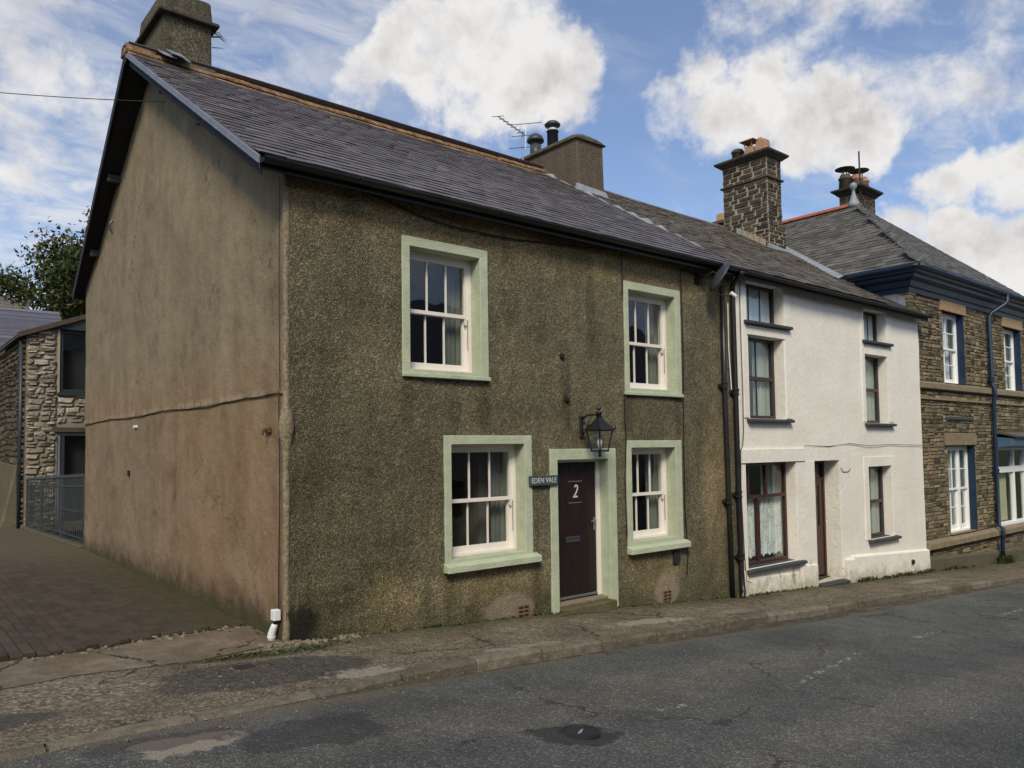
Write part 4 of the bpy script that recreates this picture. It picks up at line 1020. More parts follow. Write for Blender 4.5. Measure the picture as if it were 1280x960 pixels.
# flues
fl = MB().lathe((8.47, 4.92, 8.62), [(.125, 0), (.125, .46), (.14, .46), (.14, .48), (.095, .49), (.095, .57), (.17, .59), (.185, .63), (.12, .69), (0, .71)], 16).build('flue', 'flue_grey', ch, True)
fl2 = MB().lathe((8.47, 5.50, 8.60), [(.13, 0), (.13, .36)], 16)
fl2.lathe((8.47, 5.50, 8.60), [(.08, .36), (.08, .50)], 12); fl2.lathe((8.47, 5.50, 8.60), [(.20, .44), (.20, .48), (.16, .56), (.08, .62), (0, .64)], 16)
fl2.build('flue', 'flue_grey', ch, True)
MB().lathe((8.47, 4.92, 8.62), [(.10, .50), (.10, .54)], 16).build('flue_band', 'white_plastic', ch)

# television aerial behind the ridge
ae = thing('television_aerial', (7.6, 4.95, 8.1), 'thin television aerial on a mast beside the rendered middle chimney', 'aerial')
MB().tube([(7.62, 4.98, 8.02), (7.62, 4.98, 8.90)], .016, 6).build('mast', 'steel', ae)
bo0, bo1 = V((7.18, 5.28, 9.22)), V((7.66, 4.92, 8.80))
MB().tube([bo0, bo1], .014, 5).build('boom', 'steel', ae)
dirp = V((.80, -.60, .10)).normalized()
for k, (t, hl) in enumerate(((0, .13), (.14, .06), (.28, .06), (.42, .07), (.56, .07), (.70, .08), (.84, .10), (1.0, .30))):
    c_ = bo0.lerp(bo1, t); MB().tube([c_-dirp*hl, c_+dirp*hl], .008, 4).build('element', 'steel', ae)
for dz in (-.26, .26):
    c_ = V((7.66, 4.92, 8.80+dz)); MB().tube([c_-dirp*.36, c_+dirp*.36], .009, 4).build('element', 'steel', ae)
MB().tube([(7.66, 4.92, 8.50), (7.66, 4.92, 9.02)], .009, 4).build('reflector_bar', 'steel', ae)

# drain pipes
def downpipe(name, parent, pts, r, m, joints, label=None):
    o = MB().tube(pts, r, 10).build(name, m, parent, True)
    for (x_, y_, z_) in joints:
        MB().lathe((x_, y_, z_-.05), [(r*1.05, 0), (r*1.5, .005), (r*1.5, .02), (r*1.25, .03), (r*1.25, .08), (r*1.5, .09), (r*1.5, .11), (r*1.05, .115)], 10).build('collar', m, o)
        MB().box(x_-r*2.2, x_+r*2.2, y_+.015, 0.0, z_-.02, z_+.03).build('bracket', m, o)
    return o
downpipe('downpipe', house, [(7.57, -.07, 4.62), (7.56, -.07, 3.0), (7.60, -.07, 1), (7.63, -.07, -.52)], .040, 'black_gutter', [(7.56, -.07, 2.95), (7.59, -.07, 1.05)])
downpipe('downpipe', house, [(7.80, -.30, 4.86), (7.82, -.26, 4.80), (7.85, -.08, 4.66), (7.86, -.07, 4.5), (7.87, -.07, 2.9), (7.88, -.07, 1), (7.90, -.07, -.15), (7.90, -.08, -.34), (7.86, -.12, -.46), (7.76, -.16, -.53)], .042, 'black_gutter', [(7.87, -.07, 2.85), (7.875, -.07, 1.15), (7.89, -.07, 0.12)])
MB().tube([(7.74, -.05, 4.35), (7.74, -.045, 3.6), (7.78, -.05, 2.9)], .009, 6).build('cable', 'white_plastic', house)

# ------------------------------------------------------------------ lantern
la = thing('wall_lantern', (4.27, -.01, 2.25), 'black four sided wall lantern on a bracket above the cottage door', 'lantern')
cx_, cy_ = 4.345, -.28
MB().box(4.235, 4.305, -.03, 0.0, 2.10, 2.40).build('back_plate', 'black_metal', la, bevel=.008)
MB().tube([(4.27, -.02, 2.36), (4.29, -.10, 2.405), (4.32, -.20, 2.415), (cx_, cy_, 2.40), (cx_, cy_, 2.36)], .014, 8).tube([(4.27, -.02, 2.16), (4.285, -.08, 2.18), (4.30, -.12, 2.28), (4.31, -.15, 2.40)], .010, 8).build('arm', 'black_metal', la, True)
MB().lathe((cx_, cy_, 0), [(.19, 2.185), (.205, 2.20), (.20, 2.215), (.10, 2.30), (.06, 2.345), (.045, 2.36), (.045, 2.39), (0, 2.40)], sq=True).build('roof', 'black_metal', la)
for sx in (-1, 1):
    for sy in (-1, 1): MB().tube([(cx_+sx*.13, cy_+sy*.13, 2.20), (cx_+sx*.15, cy_+sy*.15, 2.225), (cx_+sx*.155, cy_+sy*.155, 2.255)], [.014, .010, .003], 5).build('horn', 'black_metal', la)
MB().lathe((cx_, cy_, 0), [(.03, 2.39), (.03, 2.42), (.055, 2.435), (.02, 2.455), (.012, 2.47), (.03, 2.49), (.03, 2.50), (.008, 2.53), (0, 2.55)], 10).build('finial', 'black_metal', la, True)
T0, T1 = .125, .078; z0, z1 = 1.925, 2.19
for sx, sy in ((-1, -1), (1, -1), (1, 1), (-1, 1)):
    MB().tube([(cx_+sx*T1, cy_+sy*T1, z0), (cx_+sx*T0, cy_+sy*T0, z1)], .010, 4).build('corner_bar', 'black_metal', la)
for a, c_ in (((-1, -1), (1, -1)), ((1, -1), (1, 1)), ((1, 1), (-1, 1)), ((-1, 1), (-1, -1))):
    k = .97
    MB().quad((cx_+a[0]*T1*k, cy_+a[1]*T1*k, z0), (cx_+c_[0]*T1*k, cy_+c_[1]*T1*k, z0), (cx_+c_[0]*T0*k, cy_+c_[1]*T0*k, z1), (cx_+a[0]*T0*k, cy_+a[1]*T0*k, z1)).build('pane', 'glass', la, fix=False)
MB().box(cx_-.09, cx_+.09, cy_-.09, cy_+.09, 1.905, 1.928).lathe((cx_, cy_, 0), [(0, 1.83), (.018, 1.84), (.022, 1.86), (.01, 1.875), (.03, 1.905)], 8).build('base', 'black_metal', la)
MB().lathe((cx_, cy_, 1.93), [(.02, 0), (.02, .05), (.03, .07), (.035, .11), (.02, .15), (0, .16)], 10).build('bulb', 'white_plastic', la, True)
MB().lathe((cx_, cy_, 1.928), [(.012, 0), (.012, .25)], 6).build('stem', 'black_metal', la)

# ------------------------------------------------------------------ name plate
sg = thing('name_plate', (3.515, -.03, 1.54), 'small slate house name plate reading EDEN VALE left of the door', 'sign')
MB().box(3.27, 3.765, -.060, -.028, 1.475, 1.605).build('plate', 'sign_slate', sg, bevel=.006)
text_mesh('EDEN VALE', .098, .002, (3.517, -.0625, 1.54), 'sign_letter', 'lettering', sg, 0, .90)

# ------------------------------------------------------------------ satellite dish
di = thing('satellite_dish', (7.2, 0, 4.68), 'dark oval satellite dish on the wall under the eaves by the two downpipes', 'satellite dish')
dc = V((7.12, -.34, 4.67)); dn = V((.72, -.42, -.52)).normalized(); du = dn.cross(V((0, 0, 1))).normalized(); dv = dn.cross(du)
b = MB(); vs = []; fs = []; seg = 20; nr = 5
for k in range(nr+1):
    q = k/nr
    for s_ in range(seg):
        a = 2*PI*s_/seg; vs.append(dc+du*(math.cos(a)*.235*q)+dv*(math.sin(a)*.285*q)+dn*(.055*q*q-.055))
for k in range(nr):
    for s_ in range(seg): fs.append((k*seg+s_, k*seg+(s_+1) % seg, (k+1)*seg+(s_+1) % seg, (k+1)*seg+s_))
m0 = len(vs); vs2 = [p-dn*.012 for p in vs]; fs2 = [tuple(i_+m0 for i_ in f)[::-1] for f in fs]
rim = [(nr*seg+s_, nr*seg+(s_+1) % seg, m0+nr*seg+(s_+1) % seg, m0+nr*seg+s_) for s_ in range(seg)]
b.add(vs+vs2, fs+fs2+rim).build('reflector', 'flue_grey', di, True, fix=False)
MB().tube([dc-dn*.06, dc-dn*.13, V((6.98, -.16, 4.68)), V((6.97, -.02, 4.66))], .018, 8).box(6.91, 7.03, -.03, 0, 4.58, 4.76).build('bracket', 'black_metal', di)
MB().tube([dc-dn*.05+dv*.2, dc+dn*.12+dv*.28, dc+dn*.34+dv*.16], .011, 6).build('feed_arm', 'black_metal', di)
e_ = dc+dn*.34+dv*.13; MB().tube([e_+dn*.05, e_-dn*.05], [.028, .034], 8).build('receiver', 'white_plastic', di)

# white meter / rain shoe at the foot of the gable corner
vt = thing('outlet_pipe', (-.05, .18, .0), 'short white plastic outlet pipe with a box at the foot of the gable corner', 'pipe')
MB().box(-.085, -.01, .10, .19, .235, .345).build('box', 'white_plastic', vt, bevel=.006)
MB().tube([(-.05, .15, .235), (-.05, .155, .20)], .028, 8).build('neck', 'black_metal', vt)
MB().tube([(-.05, .155, .205), (-.055, .165, .17), (-.065, .20, .10), (-.065, .205, -.02)], [.026, .036, .042, .042], 10).build('shoe', 'white_plastic', vt, True)
MB().lathe((-.065, .205, .055), [(.046, 0), (.046, .02)], 10).build('collar', 'white_plastic', vt)

# overhead wire
wr = [(0, 4.11, 7.10)]
wp1 = V((-5.4, 11.0, 8.9))
def along(t): p = V(wr[0]).lerp(wp1, t); return p-V((0, 0, .45*4*t*(1-t)*.35))
MB().tube([along(k/24) for k in range(25)], .0065, 5).build('overhead_wire', 'black_metal')
tag(bpy.data.objects['overhead_wire'], 'thin black overhead wire running from the brown gable out of the picture', 'wire')

# ================================================================== HOUSE 2 (white)
h2 = thing('white_cottage', (11.5, 4.6, -.8), 'white rendered cottage with brown windows between the olive cottage and the stone house', 'house')
H2 = [  # opening x0,x1,z0,z1
    ('top', 8.34, 9.54, 4.13, 4.84), ('mid', 8.38, 9.50, 2.43, 3.88), ('low', 8.18, 9.78, -.13, 1.66),
    ('door', 10.44, 11.38, -.63, 1.65), ('top', 12.60, 13.62, 4.13, 4.80), ('mid', 12.62, 13.62, 2.40, 3.83), ('mid', 12.60, 13.65, .00, 1.49)]
holes2 = [h[1:] for h in H2]
def y2(x, z): return -.0
wall_sheet('wall', 'white_render', h2, 7.98, 15.25, lambda x: g(x)-.15, lambda x: 4.96, holes2, step=.25, amp=.012, yfun=lambda x, z: 0.0)
b = MB(); b.quad((15.25, 0, -1.2), (15.25, 1.0, -1.2), (15.25, 1.0, 4.95), (15.25, 0, 4.95)); b.quad((7.98, 9.2, -.9), (16, 9.2, -.9), (16, 9.2, 5.2), (7.98, 9.2, 5.2)); b.build('end_wall', 'white_render', h2, fix=False)
def z_at(x): return g(x)
# plinth at the foot, stepped round the openings
for (a, c_, hgt) in ((7.99, 8.14, .42), (9.86, 10.40, .42), (11.42, 11.75, .46), (11.75, 15.28, .50), (8.14, 9.86, .30)):
    y0 = -.055 if hgt < .46 else -.07
    if a == 11.42: y0 = -.11
    if a == 8.14: y0 = -.03
    MB().hexa([(a, y0, g(a)-.12), (c_, y0, g(c_)-.12), (c_, .03, g(c_)-.12), (a, .03, g(a)-.12), (a, y0+.008, g(a)+hgt-.02), (c_, y0+.008, g(c_)+hgt-.02), (c_, .03, g(c_)+hgt+.03), (a, .03, g(a)+hgt+.03)]).build('plinth', 'white_render', h2, bevel=.008)
# raised bands round the openings
def band(*bx): MB().box(*bx).build('render_band', 'white_render', h2, bevel=.004)
band(8.01, 10.08, -.045, .02, 1.665, 1.90); band(7.99, 8.175, -.022, .02, -.35, 1.66); band(9.785, 10.43, -.022, .02, -.55, 1.66)
band(10.12, 11.70, -.018, .02, 1.655, 1.93); band(11.385, 11.70, -.02, .02, -.45, 1.655)
band(8.20, 8.335, -.018, .02, 2.44, 4.92); band(9.545, 9.74, -.018, .02, 2.44, 4.92); band(8.335, 9.545, -.018, .02, 3.885, 4.05)
band(12.46, 12.595, -.018, .02, 2.42, 4.9); band(13.625, 13.83, -.018, .02, 2.42, 4.9); band(12.595, 13.625, -.018, .02, 3.835, 4.03)
band(12.40, 12.595, -.014, .02, .0, 1.7); band(13.655, 13.85, -.014, .02, .0, 1.7); band(12.595, 13.655, -.014, .02, 1.495, 1.7)
def reveal(parent, x0, x1, z0, z1, d, m):
    b = MB(); b.quad((x0, 0, z0), (x0, d, z0), (x0, d, z1), (x0, 0, z1)); b.quad((x1, 0, z0), (x1, 0, z1), (x1, d, z1), (x1, d, z0))
    b.quad((x0, 0, z1), (x0, d, z1), (x1, d, z1), (x1, 0, z1)); b.quad((x0, 0, z0), (x1, 0, z0), (x1, d, z0), (x0, d, z0))
    return b.build('reveal', m, parent, fix=False)
for kind, x0, x1, z0, z1 in H2:
    D = .19
    if kind == 'door':
        room(h2, x0, x1, z0, z1, y0=.385, wide=.6); continue
    reveal(h2, x0, x1, z0, z1, D+.02, 'white_render')
    room(h2, x0, x1, z0, z1, y0=D+.07, wide=.6)
    f = .055
    b = MB(); b.box(x0, x0+f, D, D+.07, z0, z1); b.box(x1-f, x1, D, D+.07, z0, z1); b.box(x0+f, x1-f, D+.001, D+.07, z1-f, z1); b.box(x0+f, x1-f, D-.01, D+.07, z0, z0+.065)
    win = b.build('window', 'brown_joinery', h2, bevel=.004)
    sp = .10
    MB().hexa([(x0-.10, -.10, z0-.065), (x1+.16, -.10, z0-.065), (x1+.16, D, z0-.065), (x0-.10, D, z0-.065), (x0-.10, -.10, z0-.012), (x1+.16, -.10, z0-.012), (x1+.16, D, z0+.012), (x0-.10, D, z0+.012)]).build('sill', 'slate_sill', win, bevel=.008)
    if kind == 'top':
        pane(win, x0+f, x1-f, z0+.065, z1-f, D+.03)
        for k in (1, 2): xx = x0+f+(x1-x0-2*f)*k/3; box('glazing_bar', 'charcoal_frame', win, xx-.006, xx+.006, D+.022, D+.042, z0+.065, z1-f)
        curtain(win, x0+.01, x1-.01, z0+.02, z1-.02, D+.085, 'net_sky_white', 6, .010)  # net set close behind the glass, carries the painted sky reflection
    elif kind == 'mid':
        mz = z0+(z1-z0)*.50
        MB().box(x0+f, x1-f, D-.006, D+.06, mz-.035, mz+.035).build('transom', 'brown_joinery', win, bevel=.004)
        MB().box(x0+f, x0+f+.03, D+.004, D+.05, z0+.065, z1-f).box(x1-f-.03, x1-f, D+.004, D+.05, z0+.065, z1-f).build('casement', 'charcoal_frame', win)
        pane(win, x0+f, x1-f, z0+.065, mz-.035, D+.03); pane(win, x0+f, x1-f, mz+.035, z1-f, D+.03)
        if x0 < 10:
            xx = (x0+x1)/2; box('glazing_bar', 'charcoal_frame', win, xx-.008, xx+.008, D+.02, D+.042, z0+.065, mz-.035); box('glazing_bar', 'charcoal_frame', win, xx-.008, xx+.008, D+.02, D+.042, mz+.035, z1-f)
        curtain(win, x1-.50*(x1-x0), x1-.01, z0+.02, z1-.02, D+.10, 'curtain_green', 4, .015)
        if x0 > 10: curtain(win, x0+.01, x1-.45*(x1-x0), z0+.02, z1-.02, D+.13, 'net_sky_white', 4, .015)
    else:
        tz = z0+(z1-z0)*.665; xa = x0+(x1-x0)*.42
        MB().box(x0+f, x1-f, D-.006, D+.06, tz-.03, tz+.03).build('transom', 'brown_joinery', win, bevel=.004)
        MB().box(xa-.035, xa+.035, D-.004, D+.06, z0+.065, tz-.03).build('mullion', 'brown_joinery', win, bevel=.004)
        xs3 = [x0+f, x0+f+(x1-x0-2*f)*.22, x0+f+(x1-x0-2*f)*.60, x1-f]
        for k in (1, 2): MB().box(xs3[k]-.028, xs3[k]+.028, D-.004, D+.06, tz+.03, z1-f).build('mullion', 'brown_joinery', win, bevel=.004)
        for k in range(3): pane(win, xs3[k]+(.028 if k else 0), xs3[k+1]-(.028 if k < 2 else 0), tz+.03, z1-f, D+.03)
        pane(win, x0+f, xa-.035, z0+.065, tz-.03, D+.03); pane(win, xa+.035, x1-f, z0+.065, tz-.03, D+.03)
        curtain(win, x0+f, xa, z0+.10, tz-.02, D+.11, 'lace', 6, .018, .05); curtain(win, xa, x1-f, z0+.10, tz-.02, D+.11, 'lace', 9, .018, .05)
        curtain(win, x1-.45, x1, tz, z1, D+.25, 'curtain_green', 4, .02)
# white cottage door
x0, x1, z0, z1 = H2[3][1:]; D = .30
reveal(h2, x0, x1, z0, z1, D+.03, 'white_render')
b = MB(); b.box(x0, x0+.06, D, D+.08, z0, z1); b.box(x1-.06, x1, D, D+.08, z0, z1); b.box(x0+.06, x1-.06, D+.001, D+.08, z1-.06, z1); b.build('door_frame', 'brown_joinery', h2, bevel=.004)
dd = MB(); a, c_ = x0+.062, x1-.062
dd.box(a, a+.13, D+.02, D+.06, z0+.04, z1-.38); dd.box(c_-.13, c_, D+.02, D+.06, z0+.04, z1-.38); dd.box(a+.13, c_-.13, D+.021, D+.06, z0+.04, .38); dd.box(a+.13, c_-.13, D+.021, D+.06, z1-.5, z1-.38)
dd.box(a, c_, D+.005, D+.06, z1-.38, z1-.33)
d2 = dd.build('door', 'brown_joinery', h2, bevel=.004)
pane(d2, a+.13, c_-.13, .38, z1-.5, D+.04); pane(d2, a, c_, z1-.33, z1-.06, D+.04)
MB().box(a+.20, c_-.20, D+.010, D+.021, z0+.18, .22).build('panel', 'brown_joinery', d2, bevel=.006)
MB().box(a+.06, a+.24, D+.004, D+.02, .40, .46).build('letterbox', 'brass', d2, bevel=.003)
MB().hexa([(x0-.02, -.16, g(x0)-.1), (x1+.02, -.16, g(x1)-.1), (x1+.02, .35, g(x1)-.1), (x0-.02, .35, g(x0)-.1), (x0-.02, -.16, z0-.02), (x1+.02, -.16, z0-.03), (x1+.02, .35, z0+.01), (x0-.02, .35, z0+.02)]).build('doorstep', 'slate_sill', h2, bevel=.01)
MB().lathe((14.35, -.075, -.62), [(.0, -.05), (.04, -.045), (.05, 0), (.04, .045), (0, .05)], 10).build('vent', 'black_metal', h2)
wall_cable([(8.13, -.03, 4.85), (8.125, -.03, 4.2), (8.14, -.03, 3.0), (8.13, -.03, 2.2), (8.06, -.05, 1.96), (8.0, -.05, 1.90), (7.995, -.04, 1.2), (8.03, -.045, .2), (8.06, -.05, -.3), (8.2, -.05, -.34)], .007, h2, 'old_gutter')
wall_cable([(10.1, -.03, 1.95), (11, -.03, 1.93), (11.8, -.03, 1.98), (12.6, -.03, 1.93), (13.6, -.03, 1.95), (15.2, -.03, 1.92)], .006, h2, 'old_gutter')
wall_cable([(11.38, .1, 1.55), (11.41, -.03, 1.50), (11.5, -.03, 1.42), (11.7, -.03, 1.42), (11.8, -.03, 1.48)], .006, h2, 'old_gutter')

# roof of house 2
def stone_roof_z(p): return 5.95+.793*(p.x-14.44)
b = MB(); 
def RP(x_, y_, dz=0): return V((x_, y_, EZ+SL*(y_+.2)-.004+dz+sag2(V((x_, y_, 0)))))
def sag2(p): return -.03*math.sin(PI*min(1, max(0, (p.x-8.2)/7.2)))*min(1, max(0, (p.y+.2)/2.5)) - .008*max(0, p.x-9)*min(1, max(0, (p.y+.2)/5))
for i in range(24):
    xa, xb = 8.0+9*i/24, 8.0+9*(i+1)/24
    for (ya, yb) in ((-.2, .2), (.2, 1.3), (1.3, 3), (3, RY)):
        if xb > 15.3 and yb <= 1.3: continue
        b.quad(RP(xa, ya), RP(xb, ya), RP(xb, yb), RP(xa, yb))
b.quad((8.0, RY, RZ-.004), (16.6, RY, RZ-.07), (16.6, 9.5, RZ-bl*(9.5-RY)), (8.0, 9.5, RZ-bl*(9.5-RY)))
b.quad((8.0, -.2, EZ-.08), (15.25, -.2, EZ-.08), (15.25, .4, EZ+.28), (8.0, .4, EZ+.28))
roof2 = b.build('roof', 'old_gutter', h2, fix=False)
slates(roof2, 'slate', 'slate_old', V((8.02, -.23, EZ-.018)), V((1, 0, 0)), uY, 8.8, 5.98, .195, .27, 300, seed=21, sag=sag2, jit=2.4, thick=.013,
       keep=lambda p: (p.z > stone_roof_z(p)-.12 and (p.x < 15.25 or p.y > 1.2)) and not (p.x > 14.9 and .1 < p.y < 1.3 and False))
x = 8.95
while x < 16.2:
    zr = RZ+.04+sag2(V((x, RY, 0))); b = MB()
    pr = [V((0, .15*a, -.10*abs(a)**1.3+.04)) for a in (-1, -.5, 0, .5, 1)]+[V((0, .15*a, -.10*abs(a)**1.3+.018)) for a in (1, .5, 0, -.5, -1)]
    b.prism(pr, (x, RY, zr), (x+.44, RY, zr-.004)).build('ridge_tile', 'slate_old', roof2); x += .45
# lead valley where the roof meets the stone house
va = []; 
for k in range(13):
    y_ = 1.25+(4.85-1.25)*k/12; z_ = EZ+SL*(y_+.2)+sag2(V((15, y_, 0))); x_ = 14.44+(z_-5.95)/.793; va.append(V((x_, y_, z_)))
b = MB()
for a, c_ in zip(va, va[1:]): b.quad(a+V((-.17, 0, .035)), a+V((.10, 0, .14)), c_+V((.10, 0, .14)), c_+V((-.17, 0, .035)))
b.build('lead_valley', 'lead', roof2, fix=False)
for k in range(7):
    y_ = .10+k*.16; z_ = EZ+SL*(y_+.2)
    MB().hexa([(14.872, y_, z_-.02), (14.9, y_, z_-.02), (14.9, y_+.155, z_+.08), (14.872, y_+.155, z_+.08), (14.872, y_, z_+.20), (14.9, y_, z_+.20), (14.9, y_+.155, z_+.29), (14.872, y_+.155, z_+.29)]).build('flashing', 'lead', roof2)
gutter(7.99, 15.35, -.265, 4.89, 4.86, .055, 'old_gutter', h2, 1.1)
# broken lead strip between the two roofs
rr = random.Random(8); b = MB()
for k in range(11):
    s0 = .6+k*.37; x_ = 8.05+.05*math.sin(k*1.7); y_ = s0; z_ = EZ+SL*(y_+.2)+.040
    w_ = rr.uniform(.04, .14)
    b.hexa([(x_-w_, y_, z_), (x_+w_, y_+.02, z_), (x_+w_, y_+rr.uniform(.2, .33), z_+.2), (x_-w_, y_+.3, z_+.19), (x_-w_, y_, z_+.012), (x_+w_, y_+.02, z_+.012), (x_+w_, y_+.3, z_+.205), (x_-w_, y_+.3, z_+.202)])
b.build('mortar_fillet', 'lead', roof, fix=False)

# stone chimney with clay pots
SX0, SX1, SY0, SY1 = 14.74, 15.42, 3.42, 4.78
def stone_stack(parent, X0, X1, Y0, Y1, Z0, Z1, seed, limit=90, name='stone'):
    r_ = random.Random(seed); T = [cobble_block(seed*3+k, .05) for k in range(4)]; items = []
    for (o, u, L, nrm) in ((V((X0, Y1, 0)), V((0, -1, 0)), Y1-Y0, V((-1, 0, 0))), (V((X0, Y0, 0)), V((1, 0, 0)), X1-X0, V((0, -1, 0))), (V((X1, Y0, 0)), V((0, 1, 0)), Y1-Y0, V((1, 0, 0)))):
        for cu, cv_, w_, h_ in stone_courses(0, L, Z0, Z1, .09, .16, .20, .50, .015, random.Random(seed+int(nrm.x*3+nrm.y*5))):
            p = o+u*cu+V((0, 0, cv_))-nrm*.022
            items.append((r_.randrange(4), frame_matrix(p, u, -nrm, V((0, 0, 1)), w_, .07, h_)))
    scatter(name, T, 'chimney_stone', items, parent, 300)
core = MB().box(SX0+.004, SX1-.004, SY0+.004, SY1-.004, 6.6, 9.550)
ch = core.build('chimney', 'mortar_pale', h2)
stone_stack(ch, SX0, SX1, SY0, SY1, 7.75, 9.550, 31)
# wider base
MB().box(SX0-.046, SX1+.086, SY0-.046, SY1+.066, 6.5, 7.74).build('chimney_base', 'mortar_pale', ch)
stone_stack(ch, SX0-.05, SX1+.09, SY0-.05, SY1+.07, 6.9, 7.76, 37)
MB().box(SX0-.06, SX1+.06, SY0-.06, SY1+.06, 9.00, 9.05).build('string_course', 'chimney_stone', ch, bevel=.012)
b = MB(); e = .0
prof = [(.0, 9.550), (.05, 9.580), (.08, 9.610), (.16, 9.670), (.17, 9.720), (.0, 9.800)]
vs = []
for q, z_ in prof: vs += [(SX0-q, SY0-q, z_), (SX1+q, SY0-q, z_), (SX1+q, SY1+q, z_), (SX0-q, SY1+q, z_)]
fs = []
for k in range(len(prof)-1):
    for j in range(4): fs.append((k*4+j, k*4+(j+1) % 4, (k+1)*4+(j+1) % 4, (k+1)*4+j))
fs += [(0, 3, 2, 1), tuple(len(prof)*4-4+j for j in range(4))]
b.add(vs, fs).build('cornice', 'chimney_stone', ch, bevel=.006)
MB().hexa([(SX0-.08, SY0-.13, 6.85), (SX1+.12, SY0-.13, 6.85), (SX1+.12, SY0, 6.95), (SX0-.08, SY0, 6.95), (SX0-.07, SY0-.07, 7.22), (SX1+.12, SY0-.07, 7.16), (SX1+.12, SY0, 7.2), (SX0-.07, SY0, 7.24)]).build('flashing', 'lead', ch)
for k in range(5):
    y_ = SY0+.05+k*.17; z_ = EZ+SL*(y_+.2)
    MB().hexa([(SX0-.085, y_, z_), (SX0-.05, y_, z_), (SX0-.05, y_+.18, z_+.11), (SX0-.085, y_+.18, z_+.11), (SX0-.085, y_, z_+.17), (SX0-.05, y_, z_+.17), (SX0-.05, y_+.18, z_+.25), (SX0-.085, y_+.18, z_+.25)]).build('flashing', 'mortar_pale' if k < 4 else 'lead', ch)
xm = (SX0+SX1)/2
def pot(parent, x, y, z, kind, m='clay', s=1.):
    if kind == 'square': o = MB().hexa([(x-.15*s, y-.17*s, z), (x+.15*s, y-.17*s, z), (x+.15*s, y+.17*s, z), (x-.15*s, y+.17*s, z), (x-.12*s, y-.13*s, z+.40*s), (x+.12*s, y-.13*s, z+.40*s), (x+.12*s, y+.13*s, z+.40*s), (x-.12*s, y+.13*s, z+.40*s)]).build('chimney_pot', m, parent, bevel=.012)
    elif kind == 'dark': o = MB().lathe((x, y, z), [(.16*s, 0), (.145*s, .25*s), (.17*s, .26*s), (.17*s, .31*s), (.12*s, .36*s), (0, .37*s)], 8).build('chimney_pot', m, parent, True)
    else: o = MB().lathe((x, y, z), [(.15*s, 0), (.13*s, .22*s), (.15*s, .23*s), (.15*s, .27*s), (.12*s, .28*s), (.11*s, .34*s)], 12).build('chimney_pot', m, parent, True)
    return o
pot(ch, xm, 4.50, 9.750, 'dark', 'chimney_stone', 1.05)
p2 = pot(ch, xm, 4.10, 9.750, 'square', 'clay', .85)
b = MB(); b.box(xm-.21, xm+.21, 3.88, 4.32, 10.220, 10.235); b.lathe((xm, 4.10, 10.235), [(.20, 0), (.02, .06), (0, .06)], 4)
for sx in (-.11, .11):
    for sy in (-.11, .11): b.box(xm+sx-.012, xm+sx+.012, 4.10+sy-.012, 4.10+sy+.012, 10.080, 10.225)
b.build('cowl', 'clay', p2)
p3 = pot(ch, xm, 3.72, 9.750, 'square', 'clay', 1.0)
MB().lathe((xm-.0, 3.80, 10.150), [(.10, 0), (.085, .06), (.06, .10), (0, .11)], 8).build('pot_cap', 'clay', p3, True)

# ================================================================== HOUSE 3 (stone, hipped roof)
h3 = thing('stone_house', (19, 4, -1.1), 'tall stone house with hipped slate roof and navy cornice at the right of the terrace', 'house')
X3, Y3, X3b = 14.9, .05, 24.0
W3 = [(16.72, 18.02, 3.42, 5.18), (20.85, 22.15, 3.35, 5.16), (16.74, 18.40, -.24, 1.88), (19.95, 23.3, -.30, 1.84)]
wall_sheet('wall', 'mortar_dark', h3, X3, X3b, lambda x: g(x)-.15, lambda x: 5.5, W3, step=.6, amp=.01, yfun=lambda x, z: Y3)
b = MB(); b.quad((X3, Y3, 3), (X3, 9, 3), (X3, 9, 5.5), (X3, Y3, 5.5)); b.quad((X3b, Y3, -1.6), (X3b, 9, -1.8), (X3b, 9, 5.5), (X3b, Y3, 5.5)); b.quad((X3, 9, -1.3), (X3b, 9, -1.7), (X3b, 9, 5.5), (X3, 9, 5.5))
b.build('side_wall', 'mortar_dark', h3, fix=False)
lint = [(16.60, 18.15, 5.18, 5.44), (20.75, 22.3, 5.16, 5.44), (16.62, 18.5, 1.90, 2.20), (19.8, 23.5, 1.84, 2.25)]
def skip3(u0, u1, v0, v1):
    for a, c_, e_, f_ in W3+lint+[(15, 24, 3.20, 3.42), (15, 24, -.50, -.26)]:
        if u1 > a-.01 and u0 < c_+.01 and v1 > e_ and v0 < f_: 
            return True
    return False
T = [cobble_block(300+k, .09) for k in range(6)]; rs = random.Random(12); items = []
XS = [15.27]+[w_ for w in W3 for w_ in w[:2]]
def fillrange(x0, x1, z0, z1, seed):
    for cu, cv_, w_, h_ in stone_courses(x0, x1, z0, z1, .07, .145, .13, .42, .016, random.Random(seed), wander=.02):
        p = V((cu, Y3+.012+rs.uniform(-.006, .006), cv_))
        if cv_-h_/2 < g(cu)+.22: continue
        items.append((rs.randrange(6), frame_matrix(p, V((1, 0, rs.uniform(-.02, .02))), V((0, 1, 0)), V((0, 0, 1)), w_, .06, h_)))
for (a, c_, z0, z1) in ((14.92, 16.60, 3.43, 5.46), (18.15, 20.72, 3.43, 5.46), (22.3, 23.9, 3.43, 5.46), (16.60, 16.72, 3.43, 5.17), (18.03, 18.15, 3.43, 5.17), (20.72, 20.84, 3.43, 5.15), (22.16, 22.3, 3.43, 5.15),
                        (15.27, 16.60, -.26, 3.19), (18.5, 19.78, -.26, 3.19), (16.60, 18.5, 2.22, 3.19), (19.78, 23.9, 2.30, 3.19), (16.60, 16.73, -.26, 1.9), (18.41, 18.5, -.26, 1.9), (19.78, 19.94, -.26, 1.84), (23.5, 23.9, -.26, 2.3), (15.27, 23.9, -1.35, -.50)):
    fillrange(a, c_, z0, z1, int(a*100+z0*10))
